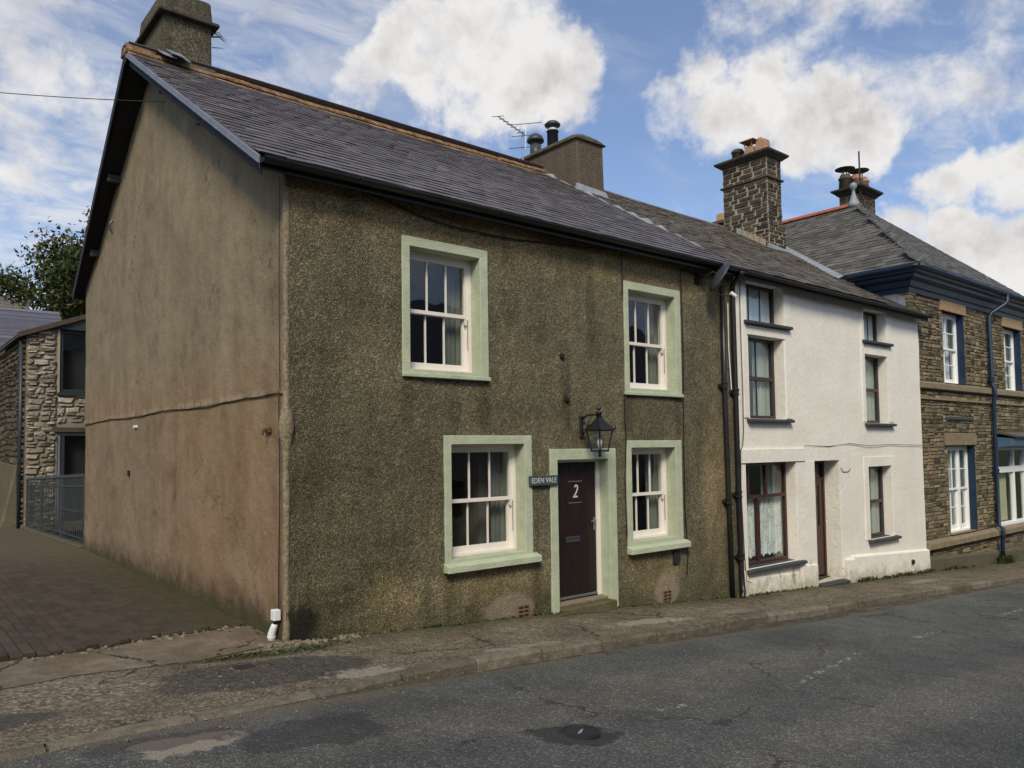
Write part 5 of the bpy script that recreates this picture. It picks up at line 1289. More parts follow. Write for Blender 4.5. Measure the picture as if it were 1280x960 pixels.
# side wall above the white cottage roof
for cu, cv_, w_, h_ in stone_courses(.10, 2.2, 4.9, 5.46, .07, .14, .15, .4, .016, random.Random(77)):
    items.append((rs.randrange(6), frame_matrix(V((X3+.02, cu, cv_)), V((0, -1, 0)), V((1, 0, 0)), V((0, 0, 1)), w_, .06, h_)))
w3o = [o for o in h3.children if o.name.startswith('wall')][0]
scatter('stone', T, 'rubble_stone', items, w3o, 300)
# quoins at the left corner above the white roof
for k in range(5): MB().box(X3-.012, X3+(.20 if k % 2 else .34), Y3-.045, Y3+.2, 5.0+k*.09, 5.08+k*.09).build('quoin', 'rubble_stone', w3o, bevel=.006)
# bands, lintels, plinth
MB().hexa([(15.24, Y3-.10, 3.24), (23.9, Y3-.10, 3.24), (23.9, Y3, 3.22), (15.24, Y3, 3.22), (15.24, Y3-.10, 3.37), (23.9, Y3-.10, 3.37), (23.9, Y3, 3.42), (15.24, Y3, 3.42)]).build('string_course', 'band_stone', h3, bevel=.01)
MB().box(15.26, 23.9, Y3-.06, Y3+.001, 2.98, 3.04).build('drip_mould', 'band_stone', h3, bevel=.01)
MB().hexa([(15.28, Y3-.13, -.47), (23.9, Y3-.13, -.50), (23.9, Y3, -.50), (15.28, Y3, -.47), (15.28, Y3-.13, -.33), (23.9, Y3-.13, -.36), (23.9, Y3, -.28), (15.28, Y3, -.26)]).build('sill_course', 'band_stone', h3, bevel=.012)
MB().hexa([(15.28, Y3-.09, g(15.28)-.1), (23.9, Y3-.09, g(23.9)-.1), (23.9, Y3, g(23.9)-.1), (15.28, Y3, g(15.28)-.1), (15.28, Y3-.09, g(15.28)+.26), (23.9, Y3-.09, g(23.9)+.30), (23.9, Y3, g(23.9)+.34), (15.28, Y3, g(15.28)+.30)]).build('plinth', 'concrete_plinth', h3, bevel=.012)
for k, (a, c_, e_, f_) in enumerate(lint[:3]):
    MB().box(a, c_, Y3-.055, Y3+.10, e_, f_).build('lintel', 'sandstone' if k < 2 else 'band_stone', h3, bevel=.012)
MB().box(16.7, 18.4, Y3-.05, Y3, 2.52, 2.60).build('lintel', 'slate_sill', h3, bevel=.01)
def stone_window(x0, x1, z0, z1, cols, rows, split=False):
    D = Y3+.14
    win = MB().box(x1-.012, x1+.0, Y3-.03, D+.02, z0, z1).build('window', 'navy_paint', h3)
    win['label'] = 'white sash window with navy painted reveal'
    b = MB(); b.quad((x0, Y3-.02, z0), (x0, D+.05, z0), (x0, D+.05, z1), (x0, Y3-.02, z1)); b.quad((x0, Y3-.02, z1), (x0, D+.05, z1), (x1-.012, D+.05, z1), (x1-.012, Y3-.02, z1)); b.quad((x0, Y3-.05, z0), (x1-.012, Y3-.05, z0), (x1-.012, D+.05, z0), (x0, D+.05, z0))
    b.build('reveal', 'band_stone', win, fix=False)
    x1 -= .012; f = .05
    b = MB(); b.box(x0, x0+f, D, D+.10, z0, z1); b.box(x1-f, x1, D, D+.10, z0, z1); b.box(x0+f, x1-f, D+.001, D+.10, z1-f, z1); b.box(x0+f, x1-f, D-.01, D+.10, z0, z0+.05); b.build('frame', 'white_joinery', win, bevel=.004)
    mz = (z0+z1)/2
    if split:
        xm_ = x0+(x1-x0)*.64
        MB().box(xm_-.05, xm_+.05, D-.004, D+.10, z0+.05, z1-f).build('mullion', 'white_joinery', win, bevel=.004)
        for a, c_, q in ((x0+f, xm_-.05, 3), (xm_+.05, x1-f, 1)):
            sash(win, 'upper_sash', 'white_joinery', a, c_, mz-.02, z1-f, D+.01, .045, .05, .05, q, 2, .022)
            sash(win, 'lower_sash', 'white_joinery', a, c_, z0+.05, mz+.02, D+.055, .045, .04, .12, q, 2, .022)
    else:
        sash(win, 'upper_sash', 'white_joinery', x0+f, x1-f, mz-.02, z1-f, D+.01, .05, .05, .05, cols, rows, .024)
        sash(win, 'lower_sash', 'white_joinery', x0+f, x1-f, z0+.05, mz+.02, D+.055, .05, .04, .09, cols, rows, .024)
    curtain(win, x1-.45*(x1-x0), x1, z0, z1, D+.22, 'curtain_pale', 4, .02)
    room(h3, x0, x1, z0, z1, y0=D+.11, wide=.5)
stone_window(*W3[0], 2, 2); stone_window(*W3[1], 2, 2); stone_window(*W3[2], 2, 2, True)
# shop window with blue fascia
x0, x1, z0, z1 = W3[3]; D = Y3+.02
b = MB(); f = .09
b.box(x0, x0+f, D, D+.1, z0, z1); b.box(x1-f, x1, D, D+.1, z0, z1); b.box(x0+f, x1-f, D+.001, D+.1, z1-f, z1); b.box(x0+f, x1-f, D-.03, D+.1, z0, z0+.10)
win = b.build('shop_window', 'white_joinery', h3, bevel=.006)
MB().box(x0+f, x1-f, D-.01, D+.09, 1.14, 1.30).build('transom', 'white_joinery', win, bevel=.006)
for xx in (21.32, 22.2): MB().box(xx-.05, xx+.05, D-.006, D+.09, z0+.10, 1.14).box(xx-.05, xx+.05, D-.006, D+.09, 1.30, z1-f).build('mullion', 'white_joinery', win, bevel=.006)
xx_ = [x0+f, 21.27, 21.37, 22.15, 22.25, x1-f]
for k in (0, 2, 4): pane(win, xx_[k], xx_[k+1], z0+.10, 1.14, D+.05); pane(win, xx_[k], xx_[k+1], 1.30, z1-f, D+.05)
curtain(win, x0+.2, x0+1.15, z0+.12, 1.16, D+.16, 'blind_cream', 12, .012)
room(h3, x0, x1, z0, z1, y0=D+.11, wide=.3)
MB().hexa([(19.80, -.42, 1.86), (23.6, -.42, 1.86), (23.6, Y3, 1.80), (19.80, Y3, 1.80), (19.80, -.46, 2.08), (23.6, -.46, 2.08), (23.6, Y3, 2.10), (19.80, Y3, 2.10)]).build('fascia', 'blue_fascia', h3, bevel=.01)
sr = MB().hexa([(19.76, -.52, 2.085), (23.7, -.52, 2.085), (23.7, Y3, 2.22), (19.76, Y3, 2.22), (19.76, -.52, 2.11), (23.7, -.52, 2.11), (23.7, Y3, 2.25), (19.76, Y3, 2.25)]).build('canopy_roof', 'slate_old', h3)
for k in range(13): MB().hexa([(19.77+k*.30, -.53, 2.112), (20.06+k*.30, -.53, 2.112), (20.06+k*.30, -.1, 2.215), (19.77+k*.30, -.1, 2.215), (19.77+k*.30, -.53, 2.125), (20.06+k*.30, -.53, 2.125), (20.06+k*.30, -.1, 2.228), (19.77+k*.30, -.1, 2.228)]).build('slate', 'slate_green', sr)

# cornice: profile swept along the side and front, mitred at the corner
prof = [(.0, 5.42), (.05, 5.42), (.07, 5.52), (.12, 5.54), (.15, 5.66), (.22, 5.68), (.26, 5.72), (.27, 5.78), (.36, 5.80), (.38, 5.88), (.0, 5.90)]
path = [V((X3, 3.2, 0)), V((X3, Y3, 0)), V((X3b, Y3, 0))]
b = MB(); n_ = len(prof); vs = []
for p, o in zip(path, (V((-1, 0, 0)), V((-1, -1, 0)), V((0, -1, 0)))):
    for q, z_ in prof: vs.append(p+o*q+V((0, 0, z_)))
fs = []
for a in range(2):
    for k in range(n_): fs.append((a*n_+k, a*n_+(k+1) % n_, (a+1)*n_+(k+1) % n_, (a+1)*n_+k))
fs += [tuple(range(n_)), tuple(2*n_+k for k in range(n_))[::-1]]
cor = b.add(vs, fs).build('cornice', 'navy_paint', h3)
gp = [(.36, 5.93), (.37, 5.87), (.41, 5.85), (.46, 5.86), (.485, 5.90), (.49, 5.965), (.475, 5.965), (.465, 5.91), (.42, 5.88), (.38, 5.93)]
b = MB(); n_ = len(gp); vs = []
for p, o in zip(path, (V((-1, 0, 0)), V((-1, -1, 0)), V((0, -1, 0)))):
    for q, z_ in gp: vs.append(p+o*q+V((0, 0, z_)))
fs = []
for a in range(2):
    for k in range(n_): fs.append((a*n_+k, a*n_+(k+1) % n_, (a+1)*n_+(k+1) % n_, (a+1)*n_+k))
b.add(vs, fs+[tuple(range(n_)), tuple(2*n_+k for k in range(n_))[::-1]]).build('gutter', 'navy_paint', h3)
downpipe('downpipe', h3, [(19.9, -.40, 5.88), (19.9, -.40, 5.70), (19.85, -.36, 5.62), (19.62, -.10, 5.40), (19.56, -.06, 5.30), (19.56, -.06, 3.5), (19.56, -.12, 3.35), (19.56, -.12, 3.2), (19.58, -.07, 3.0), (19.58, -.07, -.2), (19.58, -.17, -.30), (19.58, -.17, -.5), (19.60, -.13, -.62), (19.60, -.13, -1.2)], .05, 'navy_paint', [(19.56, -.06, 3.62), (19.58, -.07, 1.2)])
# hipped roof
XL, YF = 14.44, -.42; apx = V((17.87, 2.60, 8.65)); HX, HY = apx.x-XL, apx.y-YF; kx, k_ = (apx.z-5.93)/HX, (apx.z-5.93)/HY
XR = XL+2*(apx.x-XL)
ZE = 5.93
b = MB(); c0, c1 = V((XL, YF, ZE)), V((XR, YF, ZE)); back = V((apx.x, 8.0, apx.z)); cb = V((XL, 9.4, ZE)); cr = V((XR, 9.4, ZE))
b.add([c0, c1, apx], [(0, 1, 2)]); b.add([c0, apx, back, cb], [(0, 1, 2, 3)]); b.add([c1, cr, back, apx], [(0, 1, 2, 3)]); b.add([cb, back, cr], [(0, 1, 2)])
b.add([c0+V((0, 0, -.03)), c1+V((0, 0, -.03)), cr, cb], [(0, 1, 2, 3)])
roof3 = b.build('roof', 'slate_green', h3, fix=False)
sl_ = (apx-c0).length
udX, sF = V((1, 0, 0)), V((0, 1, k_)).normalized(); sLf = V((1, 0, kx)).normalized()
slates(roof3, 'slate', 'slate_green', V((XL, 8.6, ZE-.01)), V((0, -1, 0)), sLf, 9.02, 4.37, .165, .24, 220, seed=41, jit=2.2, keep=lambda p: (p.y-YF)/HY > (p.x-XL)/HX-.02 and p.y < 8 and p.z > EZ+SL*(p.y+.2)-.15)
slates(roof3, 'slate', 'slate_green', V((XL, YF, ZE-.01)), udX, sF, XR-XL, 4.06, .165, .24, 75, seed=43, jit=2.2, keep=lambda p: (p.x-XL)/HX > (p.y-YF)/HY-.02 and (XR-p.x)/HX > (p.y-YF)/HY-.02)
rr = random.Random(14)
for a0, a1 in ((c0, apx), (c1, apx)):   # mitred hip slates
    L = (a1-a0).length; k = .0
    hd = (a1-a0).normalized(); sd_ = hd.cross(V((0, 0, 1))).normalized()
    while k < L-.2:
        p = a0+hd*k+V((0, 0, .030)); w_ = .12
        MB().hexa([p-sd_*w_-V((0, 0, .075)), p+sd_*w_-V((0, 0, .075)), p+sd_*w_+hd*.24-V((0, 0, .088)), p-sd_*w_+hd*.24-V((0, 0, .088)), p-sd_*.03-V((0, 0, .008)), p+sd_*.03-V((0, 0, .008)), p+hd*.24+sd_*.03-V((0, 0, .028)), p+hd*.24-sd_*.03-V((0, 0, .028))]).build('hip_slate', 'slate_green', roof3)
        k += .22
y = apx.y+.15
while y < 7.8:
    pr = [V((.15*a, 0, -.10*abs(a)**1.3+.09)) for a in (-1, -.5, 0, .5, 1)]+[V((.15*a, 0, -.10*abs(a)**1.3+.06)) for a in (1, .5, 0, -.5, -1)]
    MB().prism(pr, (apx.x, y, apx.z), (apx.x, y+.44, apx.z+rr.uniform(-.004, .004))).build('ridge_tile', 'red_ridge', roof3); y += .45
MB().lathe(apx+V((0, .05, 0)), [(.17, -.06), (.15, .06), (.09, .2), (.05, .34), (.035, .44), (.07, .47), (.10, .54), (.09, .60), (.05, .64), (0, .65)], 12).build('finial', 'lead', roof3, True)
# its chimneys
QX0, QX1, QY0, QY1 = 19.82, 20.90, 3.44, 4.05
ch = MB().box(QX0+.004, QX1-.004, QY0+.004, QY1-.004, 5.8, 9.730).build('chimney', 'mortar_dark', h3)
stone_stack(ch, QX0, QX1, QY0, QY1, 7.7, 9.640, 51)
vs = []; prof = [(.0, 9.620), (.05, 9.660), (.08, 9.700), (.18, 9.780), (.19, 9.830), (.0, 9.900)]
for q, z_ in prof: vs += [(QX0-q, QY0-q, z_), (QX1+q, QY0-q, z_), (QX1+q, QY1+q, z_), (QX0-q, QY1+q, z_)]
fs = [(k*4+j, k*4+(j+1) % 4, (k+1)*4+(j+1) % 4, (k+1)*4+j) for k in range(len(prof)-1) for j in range(4)]+[(0, 3, 2, 1), tuple(len(prof)*4-4+j for j in range(4))]
MB().add(vs, fs).build('cornice', 'chimney_stone', ch)
for (x_, y_, m_) in ((19.95, 3.9, 'chimney_stone'), (20.25, 3.7, 'clay'), (20.65, 3.7, 'clay')):
    p_ = pot(ch, x_, y_, 9.860, 'round', m_, 1.35)
for (x_, y_) in ((19.95, 3.9), (20.45, 3.7)):
    q = MB(); q.lathe((x_, y_, 10.500), [(.30, 0), (.30, .012), (.08, .06), (0, .065)], 12)
    for sx, sy in ((.1, 0), (-.1, 0), (0, .1), (0, -.1)): q.box(x_+sx-.012, x_+sx+.012, y_+sy-.012, y_+sy+.012, 10.230, 10.500)
    q.build('cowl', 'flue_grey', ch)
MB().tube([(19.85, 3.40, 9.580), (19.85, 3.40, 10.900)], .025, 5).build('rod', 'black_metal', ch)
ch = MB().box(17.2, 17.95, 5.9, 7.3, 8.0, 9.02).build('chimney', 'chimney_stone', h3, bevel=.02)
MB().box(17.12, 18.03, 5.82, 7.38, 8.93, 9.03).build('cornice', 'chimney_stone', ch, bevel=.01)
pot(ch, 17.5, 6.25, 9.0, 'round', 'clay', 1.0); pot(ch, 17.5, 6.75, 9.0, 'square', 'clay_buff', .85)

# ================================================================== OUTBUILDING at the end of the alley
ob = thing('stone_outbuilding', (1.5, 16, .3), 'pale rubble stone outbuilding with dark window and door behind the brown gable', 'outbuilding')
OX, OY = -.34, 14.0
def ob_top(x): return 4.90+.40*(x-OX)
ow = (.36, 1.45, 3.50, 5.05); od = (.33, 1.40, .35, 2.52)
wall_sheet('wall', 'mortar_lime', ob, OX, 4.2, lambda x: .1, lambda x: min(ob_top(x), 5.9), [ow, od], step=.4, amp=.015, yfun=lambda x, z: OY)
T = [cobble_block(700+k, .34) for k in range(9)]; items = []; rs = random.Random(19)
for (a, c_, z0, z1) in ((OX+.01, .30, .15, 5.0), (.30, 1.5, 2.72, 3.46), (1.5, 2.4, .3, 5.3)):
    for cu, cv_, w_, h_ in stone_courses(a, c_, z0, z1, .055, .17, .12, .44, .006, random.Random(int(a*50+90)), wander=.10):
        if cv_+h_/2 > ob_top(cu)-.05: continue
        items.append((rs.randrange(9), frame_matrix(V((cu+rs.uniform(-.02, .02), OY+.012+rs.uniform(-.022, .014), cv_+rs.uniform(-.02, .02))), V((1, 0, rs.uniform(-.16, .16))).normalized(), V((0, 1, 0)), V((0, 0, 1)), w_, .11, h_)))
wo_ = [o for o in ob.children if o.name.startswith('wall')][0]
scatter('stone', T, 'limewashed_stone', items, wo_, 300)
b = MB(); b.quad((OX, OY, .1), (OX, 24, .3), (OX, 24, 4.9), (OX, OY, 4.9)); b.quad((4.2, OY, .1), (4.2, 24, .3), (4.2, 24, 6), (4.2, OY, 6))
sw = b.build('side_wall', 'mortar_dark', ob, fix=False)
items = []
for cu, cv_, w_, h_ in stone_courses(OY+.05, 22, .2, 4.8, .09, .22, .18, .5, .03, random.Random(5), wander=.05):
    items.append((rs.randrange(6), frame_matrix(V((OX+.005+rs.uniform(-.01, .01), cu, cv_)), V((0, -1, rs.uniform(-.05, .05))).normalized(), V((1, 0, 0)), V((0, 0, 1)), w_, .10, h_)))
scatter('stone', T, 'side_stone', items, sw, 120)
# sloping whitewashed buttress at the foot of the side wall
MB().hexa([(OX-.42, 14.6, .2), (OX, 14.6, .2), (OX, 19, .3), (OX-.42, 19, .3), (OX-.05, 15.0, 1.75), (OX, 15.0, 1.75), (OX, 19, 1.9), (OX-.05, 19, 1.9)]).build('buttress', 'mortar_dark', ob, bevel=.05)
MB().tube([(OX-.07, OY+.20, .25), (OX-.07, OY+.20, 4.75)], .05, 8).build('downpipe', 'charcoal_frame', ob, True)
MB().tube([(OX-.13, OY-.1, 4.84), (OX-.13, 24, 4.86)], .06, 8).build('gutter', 'black_gutter', ob, True)
# roof: left slope rises to the right
b = MB(); b.hexa([(OX-.18, OY-.12, 4.80), (4.3, OY-.12, 4.80+.4*4.82), (4.3, 17.5, 4.80+.4*4.82), (OX-.18, 17.5, 4.80), (OX-.18, OY-.12, 4.87), (4.3, OY-.12, 4.87+.4*4.82), (4.3, 17.5, 4.87+.4*4.82), (OX-.18, 17.5, 4.87)])
rf = b.build('roof', 'slate_old', ob)
MB().hexa([(OX-.2, OY-.15, 4.77), (4.3, OY-.15, 4.77+.4*4.84), (4.3, OY-.10, 4.77+.4*4.84), (OX-.2, OY-.10, 4.77), (OX-.2, OY-.15, 4.89), (4.3, OY-.15, 4.89+.4*4.84), (4.3, OY-.10, 4.89+.4*4.84), (OX-.2, OY-.10, 4.89)]).build('verge', 'timber_lintel', rf)
# window and door
x0, x1, z0, z1 = ow
b = MB(); b.box(x0-.05, x0, OY-.03, OY+.02, z0-.02, z1+.02); b.build('render_edge', 'mortar_pale', ob)
b = MB(); f = .08; b.box(x0, x0+f, OY+.02, OY+.1, z0, z1); b.box(x1-f, x1, OY+.02, OY+.1, z0, z1); b.box(x0+f, x1-f, OY+.021, OY+.1, z1-f, z1); b.box(x0+f, x1-f, OY+.021, OY+.1, z0, z0+f); b.box((x0+x1)/2+.02, (x0+x1)/2+.10, OY+.022, OY+.1, z0+f, z1-f)
win = b.build('window', 'charcoal_frame', ob, bevel=.008); pane(win, x0+f, (x0+x1)/2+.02, z0+f, z1-f, OY+.05); pane(win, (x0+x1)/2+.1, x1-f, z0+f, z1-f, OY+.05)
MB().box(x0-.04, x1+.05, OY-.08, OY+.06, z0-.07, z0-.002).build('sill', 'charcoal_frame', win); MB().box(x0-.10, x1+.1, OY-.06, OY+.1, z1+.002, z1+.10).build('lintel', 'charcoal_frame', win)
x0, x1, z0, z1 = od
b = MB(); f = .07; b.box(x0, x0+f, OY+.02, OY+.1, z0, z1); b.box(x1-f, x1, OY+.02, OY+.1, z0, z1); b.box(x0+f, x1-f, OY+.021, OY+.1, z1-f, z1)
b.build('door_frame', 'grey_board', ob, bevel=.006)
b = MB(); b.box(x0+f, x1-f, OY+.04, OY+.08, z0, z0+1.05); b.box(x0+f, x0+f+.1, OY+.04, OY+.08, z0+1.05, z1-f); b.box(x1-f-.1, x1-f, OY+.04, OY+.08, z0+1.05, z1-f)
d3 = b.build('door', 'charcoal_frame', ob, bevel=.006); pane(d3, x0+f+.1, x1-f-.1, z0+1.05, z1-f, OY+.06)
for k in range(5): MB().box(x0+f+.06+k*.16, x0+f+.18+k*.16, OY+.030, OY+.04, z0+.1, z0+.95).build('board', 'charcoal_frame', d3)
MB().box(x0-.30, x1+.1, OY-.05, OY+.1, z1+.003, z1+.13).build('lintel', 'timber_lintel', ob, bevel=.01)
MB().box(x0-.05, x1+.1, OY-.35, OY+.05, .15, z0).build('doorstep', 'concrete_plinth', ob)
for (x0, x1, z0, z1) in (ow, od): room(ob, x0, x1, z0, z1, y0=0)if False else None
b = MB(); b.box(.2, 3.8, OY+.35, OY+3, .3, 5.1); b.build('room', 'interior_shade_black', ob, fix=False)  # black paint stands in for the shade indoors

# railing running back from the house corner
rl = thing('iron_railing', (-.05, 11.5, .2), 'grey spear topped iron railing between the brown gable corner and the outbuilding', 'railing')
ra, rb = V((.02, 9.32, 0)), V((-.30, 13.85, 0)); n_ = 34
def RL(t, z): p = ra.lerp(rb, t); return V((p.x, p.y, g(p.x, p.y)+z))
MB().tube([RL(0, 1.22), RL(1, 1.06)], .018, 5).build('rail', 'iron_grey', rl); MB().tube([RL(0, .20), RL(1, .20)], .018, 5).build('rail', 'iron_grey', rl); MB().tube([RL(0, .72), RL(1, .62)], .016, 5).build('rail', 'iron_grey', rl)
for k in range(n_+1):
    t = k/n_; h_ = 1.40-.22*t; big = k in (0, 12, 24, 34)
    MB().tube([RL(t, .10), RL(t, h_)], .026 if big else .011, 5).lathe(RL(t, h_), [(.012, -.01), (.028, .02), (.012, .06), (0, .09)], 6).build('post' if big else 'bar', 'iron_grey', rl)
MB().hexa([(-.10, 9.3, 0), (.14, 9.3, 0), (-.18, 13.9, .1), (-.42, 13.9, .1), (-.08, 9.3, .22), (.12, 9.3, .22), (-.20, 13.9, .30), (-.40, 13.9, .30)]).build('kerb_wall', 'side_stone', rl, bevel=.02)

# ------------------------------------------------------------------ houses behind
def back_house(name, label, x0, x1, y0, y1, ze, zr, wm, rm, courses=14):
    o = thing(name, ((x0+x1)/2, (y0+y1)/2, .3), label, 'house'); ym = (y0+y1)/2
    b = MB(); b.add([(x0, y0, 0), (x1, y0, 0), (x1, y0, ze), (x0, y0, ze)], [(0, 1, 2, 3)]); b.add([(x0, y1, 0), (x1, y1, 0), (x1, y1, ze), (x0, y1, ze)], [(0, 1, 2, 3)])
    for xx in (x0, x1): b.add([(xx, y0, 0), (xx, y1, 0), (xx, y1, ze), (xx, ym, zr-.05), (xx, y0, ze)], [(0, 1, 2, 3, 4)])
    b.build('wall', wm, o, fix=False)
    b = MB()
    for s_, ya in ((1, y0), (-1, y1)):
        for k in range(courses):
            t0, t1 = k/courses, (k+1.12)/courses; ya_ = ya-s_*.2
            P0 = (ya_+(ym-ya_)*t0, ze-.1+(zr-ze+.1)*t0); P1 = (ya_+(ym-ya_)*min(t1, 1), ze-.1+(zr-ze+.1)*min(t1, 1))
            b.quad((x0-.2, P0[0], P0[1]+.03), (x1+.2, P0[0], P0[1]+.03), (x1+.2, P1[0], P1[1]), (x0-.2, P1[0], P1[1]))
            b.quad((x0-.2, P0[0], P0[1]-.01), (x1+.2, P0[0], P0[1]-.01), (x1+.2, P0[0], P0[1]+.03), (x0-.2, P0[0], P0[1]+.03))
    b.build('roof', rm, o, fix=False)
    MB().prism([V((0, -.14, -.05)), V((0, 0, .06)), V((0, .14, -.05)), V((0, 0, .0))], (x0-.2, ym, zr), (x1+.2, ym, zr)).build('ridge', rm, o)
    return o
back_house('back_house', 'low house with purple slate roof behind the stone outbuilding', -14, 1.5, 19.0, 25.0, 4.9, 6.72, 'opposite_render', 'slate_blue')
back_house('back_house', 'grey roofed house farthest up the alley half hidden by the tree', -20, 2.2, 30, 38, 7.0, 9.2, 'opposite_render', 'slate_old')

# ------------------------------------------------------------------ tree
def tree(name, label, base, H, crown, seed, nleaf=16000, m='leaf_oak', ls=.20):
    r_ = random.Random(seed); o = thing(name, base, label, 'tree'); base = V(base)
    b = MB(); tops = []
    def limb(p, d, L, rad, depth):
        pts = [p]; rs_ = [rad]; cur = p; dd_ = d.copy()
        for k in range(5):
            dd_ = (dd_+V((r_.uniform(-.25, .25), r_.uniform(-.25, .25), r_.uniform(-.05, .18)))).normalized(); cur = cur+dd_*L/5; pts.append(cur); rs_.append(rad*(1-.13*(k+1)))
            if depth < 3 and k >= 1:
                for q in range(2 if depth else 1):
                    an = r_.uniform(0, 2*PI); nd = (dd_*.45+V((math.cos(an), math.sin(an), r_.uniform(.0, .5)))*.8).normalized()
                    limb(cur, nd, L*r_.uniform(.48, .68), rs_[-1]*.55, depth+1)
        b.tube(pts, rs_, 6, caps=False)
        if depth >= 2: tops.extend(pts[2:])
    limb(base, V((0, 0, 1)), H*.62, H*.035, 0)
    b.build('trunk', 'bark', o, True)
    lb = MB(); per = max(1, nleaf//max(1, len(tops)))
    for t in tops:
        rad = r_.uniform(.4, .9); dens = per*r_.uniform(.5, 1.5)
        for k in range(int(dens)):
            v = V((r_.gauss(0, 1), r_.gauss(0, 1), r_.gauss(0, .7))); v = v.normalized()*rad*r_.random()**.45
            p = t+v; a = V((r_.gauss(0, 1), r_.gauss(0, 1), r_.gauss(0, 1))).normalized(); c_ = a.cross(V((r_.gauss(0, 1), r_.gauss(0, 1), 1))).normalized(); s_ = ls*r_.uniform(.5, 1.1)
            lb.add([p-a*s_*.5, p+c_*s_*.22, p+a*s_*.5, p-c_*s_*.22], [(0, 1, 2, 3)])
    lb.build('crown', m, o, fix=False); return o
tree('broadleaf_tree', 'dark green broadleaf tree standing behind the outbuilding at the left', (2.0, 26, 1.0), 11.7, None, 5, 44000, ls=.25)

# ------------------------------------------------------------------ street things
cv_ = thing('valve_cover', (.70, -3.5, -.13), 'small round iron cover sunk in the road in front of the cottages', 'cover')
zc = g(.7)-drop(.7)+.026
MB().lathe((.70, -3.5, zc), [(.15, -.02), (.15, .004), (.13, .006), (.128, -.002), (0, -.002)], 20).build('rim', 'cover_iron', cv_)
MB().lathe((.70, -3.5, zc), [(.115, -.02), (.115, .002), (0, .003)], 20).build('lid', 'cover_iron', cv_)
MB().hexa([(.65, -3.525, zc+.002), (.70, -3.52, zc+.002), (.76, -3.475, zc+.002), (.70, -3.49, zc+.002), (.655, -3.522, zc+.006), (.70, -3.516, zc+.006), (.755, -3.478, zc+.006), (.70, -3.492, zc+.006)]).build('paint_mark', 'lead', cv_)
sc = thing('water_cover', (-.72, -.76, .06), 'small rusty rectangular cover set in the pavement by the cottage corner', 'cover')
MB().box(-.83, -.62, -.86, -.68, g(-.72)-.01, g(-.72)+.010).build('frame', 'rust_grating', sc, bevel=.004); MB().box(-.81, -.64, -.84, -.70, g(-.72)+.008, g(-.72)+.014).build('lid', 'cover_iron', sc)
# loose stones and rubble at the foot of the corner and along the concrete edge
rr = random.Random(22); T = [cobble_block(900+k, .25) for k in range(5)]; b = MB()
def pebble_at(x_, y_, s_, bb):
    t = T[rr.randrange(5)]; mw = frame_matrix(V((x_, y_, g(x_, y_)+s_*.15)), V((math.cos(rr.random()*6), math.sin(rr.random()*6), 0)).normalized(), V((0, 0, -1)), V((rr.uniform(-1, 1), rr.uniform(-1, 1), 0)).normalized(), s_, s_*.5, s_*.8)
    bb.add([mw @ V(v) for v in t.v], t.f)
for k in range(80): pebble_at(rr.uniform(-.3, .9), -abs(rr.gauss(0, .07))-.01, rr.uniform(.015, .07), b)
for k in range(130): t = rr.random(); xx = -2.6+2.6*t; pebble_at(xx, lerp_tab(PE, xx)+rr.gauss(0, .05), rr.uniform(.01, .05), b)
for k in range(120): xx = rr.uniform(-2.8, .2); pebble_at(xx, rr.uniform(ky(xx), lerp_tab(CE, xx)), rr.uniform(.006, .022), b)
for k in range(160): xx = rr.uniform(-2.8, 9); pebble_at(xx, ky(xx)-abs(rr.gauss(0, .15))-.02, rr.uniform(.006, .02), b)
for i_ in range(0): pass
tag(b.build('grit', 'mortar_lime', fix=False), kind='stuff', label='loose grit and small stones on the pavement edges', cat='gravel')
# weeds and moss tufts
b = MB()
def tuft(x_, y_, z_, h_, n_=14, sp=.05):
    for k in range(n_):
        a = rr.random()*2*PI; p = V((x_+rr.gauss(0, sp), y_-abs(rr.gauss(0, sp*.6)), z_)); d = V((math.cos(a)*.5, math.sin(a)*.5, 1)).normalized(); hh = h_*rr.uniform(.4, 1); sd_ = V((-math.sin(a), math.cos(a), 0))*.006*rr.uniform(.6, 1.8)
        m_ = p+d*hh*.6; e_ = p+d*hh+V((math.cos(a), math.sin(a), -.3))*hh*.25
        b.add([p-sd_, p+sd_, m_+sd_*1.3, m_-sd_*1.3, e_], [(0, 1, 2, 3), (3, 2, 4)])
for k in range(120): xx = rr.uniform(.1, 7.9); tuft(xx, -.02, g(xx), rr.uniform(.015, .05), 8, .04)
for k in range(46): xx = rr.uniform(11.8, 15.2); tuft(xx, -.10, g(xx), rr.uniform(.05, .15), 12, .07)
for k in range(34): xx = rr.uniform(8.1, 10.4); tuft(xx, -.07, g(xx), rr.uniform(.03, .07), 8, .05)
for k in range(20): xx = rr.gauss(19.6, .25); tuft(xx, -.15, g(xx), rr.uniform(.15, .40), 22, .09)
for k in range(14): xx = rr.gauss(16.6, .4); tuft(xx, -.10, g(xx), rr.uniform(.06, .16), 14, .08)
for k in range(60): yy = rr.uniform(.6, 9); tuft(-.03-abs(rr.gauss(0, .03)), yy, g(0, yy), rr.uniform(.02, .05), 8, .03)
for k in range(70): xx = rr.gauss(-.35, .35); tuft(xx, -.30+rr.gauss(0, .05), g(xx), rr.uniform(.01, .03), 8, .04)
tag(b.build('weeds', 'leaf_weed', fix=False), kind='stuff', label='small green weeds and grass along the foot of the walls', cat='weeds')

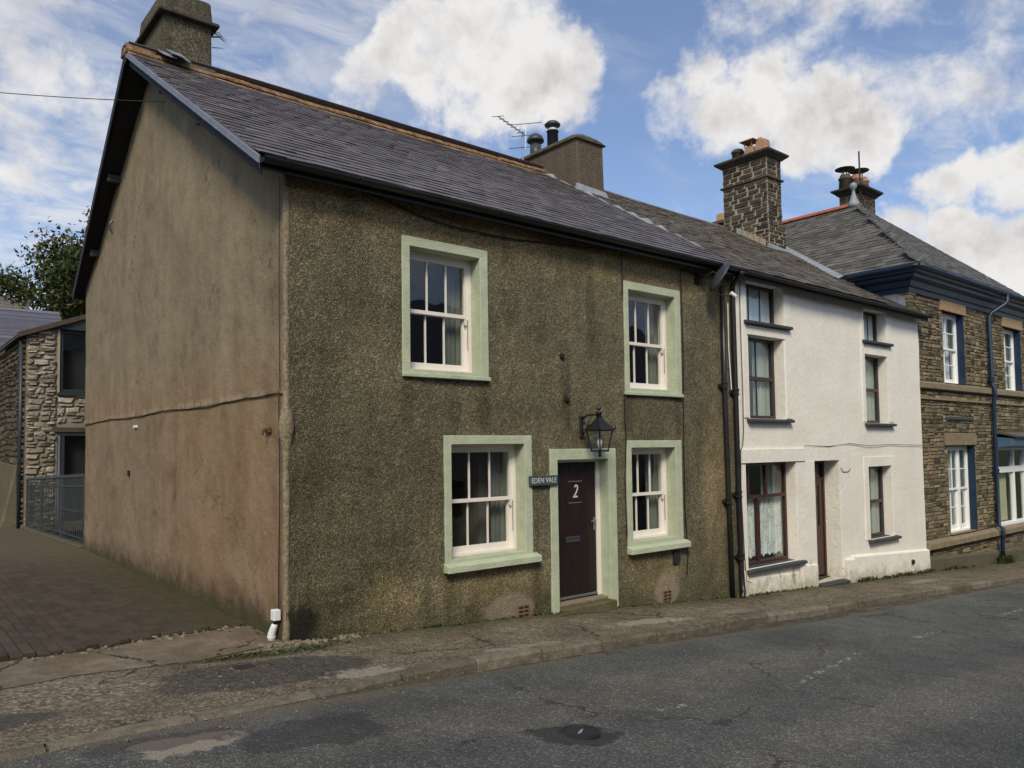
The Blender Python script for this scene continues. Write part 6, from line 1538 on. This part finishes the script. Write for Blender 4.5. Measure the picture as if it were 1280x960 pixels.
# ------------------------------------------------------------------ the other side of the street (behind the camera; it shows in the window glass)
def opposite(x0, x1, label):
    o = thing('opposite_house', ((x0+x1)/2, -14, g((x0+x1)/2)), label, 'house', 'houses across the street'); z0 = g((x0+x1)/2); y0 = -11.2; y1 = -18
    hs = []; k = 0; n_ = max(1, int((x1-x0)/2.6)); st = (x1-x0)/n_
    for i_ in range(n_):
        xa = x0+st*(i_+.3); hs += [(xa, xa+1.0, z0+3.1, z0+4.5), (xa, xa+1.0, z0+(.9 if i_ != n_//2 else .05), z0+2.2)]
    wall_sheet('wall', 'opposite_render', o, x0, x1, lambda x: z0-1.0, lambda x: z0+5.2, hs, step=1.2, amp=.01, yfun=lambda x, z: y0)
    for (a, c_, e_, f_) in hs:
        b = MB(); b.box(a, a+.07, y0-.15, y0-.1, e_, f_); b.box(c_-.07, c_, y0-.15, y0-.1, e_, f_); b.box(a+.07, c_-.07, y0-.149, y0-.1, f_-.07, f_); b.box(a+.07, c_-.07, y0-.149, y0-.1, e_, e_+.07); b.box(a+.07, c_-.07, y0-.148, y0-.1, (e_+f_)/2-.03, (e_+f_)/2+.03)
        wn = b.build('window', 'white_joinery', o); pane(wn, a+.07, c_-.07, e_+.07, f_-.07, y0-.13)
        MB().box(a-.1, c_+.1, y0-.9, y0-.85, e_-.2, f_+.2).build('room', 'interior_dark', o)
    ym = (y0+y1)/2; b = MB(); b.hexa([(x0, y0+.25, z0+5.1), (x1, y0+.25, z0+5.1), (x1, ym, z0+8), (x0, ym, z0+8), (x0, y0+.25, z0+5.2), (x1, y0+.25, z0+5.2), (x1, ym, z0+8.1), (x0, ym, z0+8.1)]); b.quad((x0, ym, z0+8.1), (x1, ym, z0+8.1), (x1, y1, z0+5.1), (x0, y1, z0+5.1)); b.build('roof', 'slate_blue', o, fix=False)
    b = MB()
    for xx in (x0, x1): b.add([(xx, y0, z0-1), (xx, y1, z0-1), (xx, y1, z0+5.1), (xx, ym, z0+8), (xx, y0, z0+5.1)], [(0, 1, 2, 3, 4)])
    b.quad((x0, y1, z0-1), (x1, y1, z0-1), (x1, y1, z0+5.1), (x0, y1, z0+5.1)); b.build('side_wall', 'opposite_render', o, fix=False)
opposite(-16, -5.5, 'grey rendered slate roofed house across the street from the alley'); opposite(-5.3, 5.4, 'grey rendered slate roofed house straight across the street from the olive cottage'); opposite(9, 24, 'long grey rendered slate roofed house across the street from the stone house')
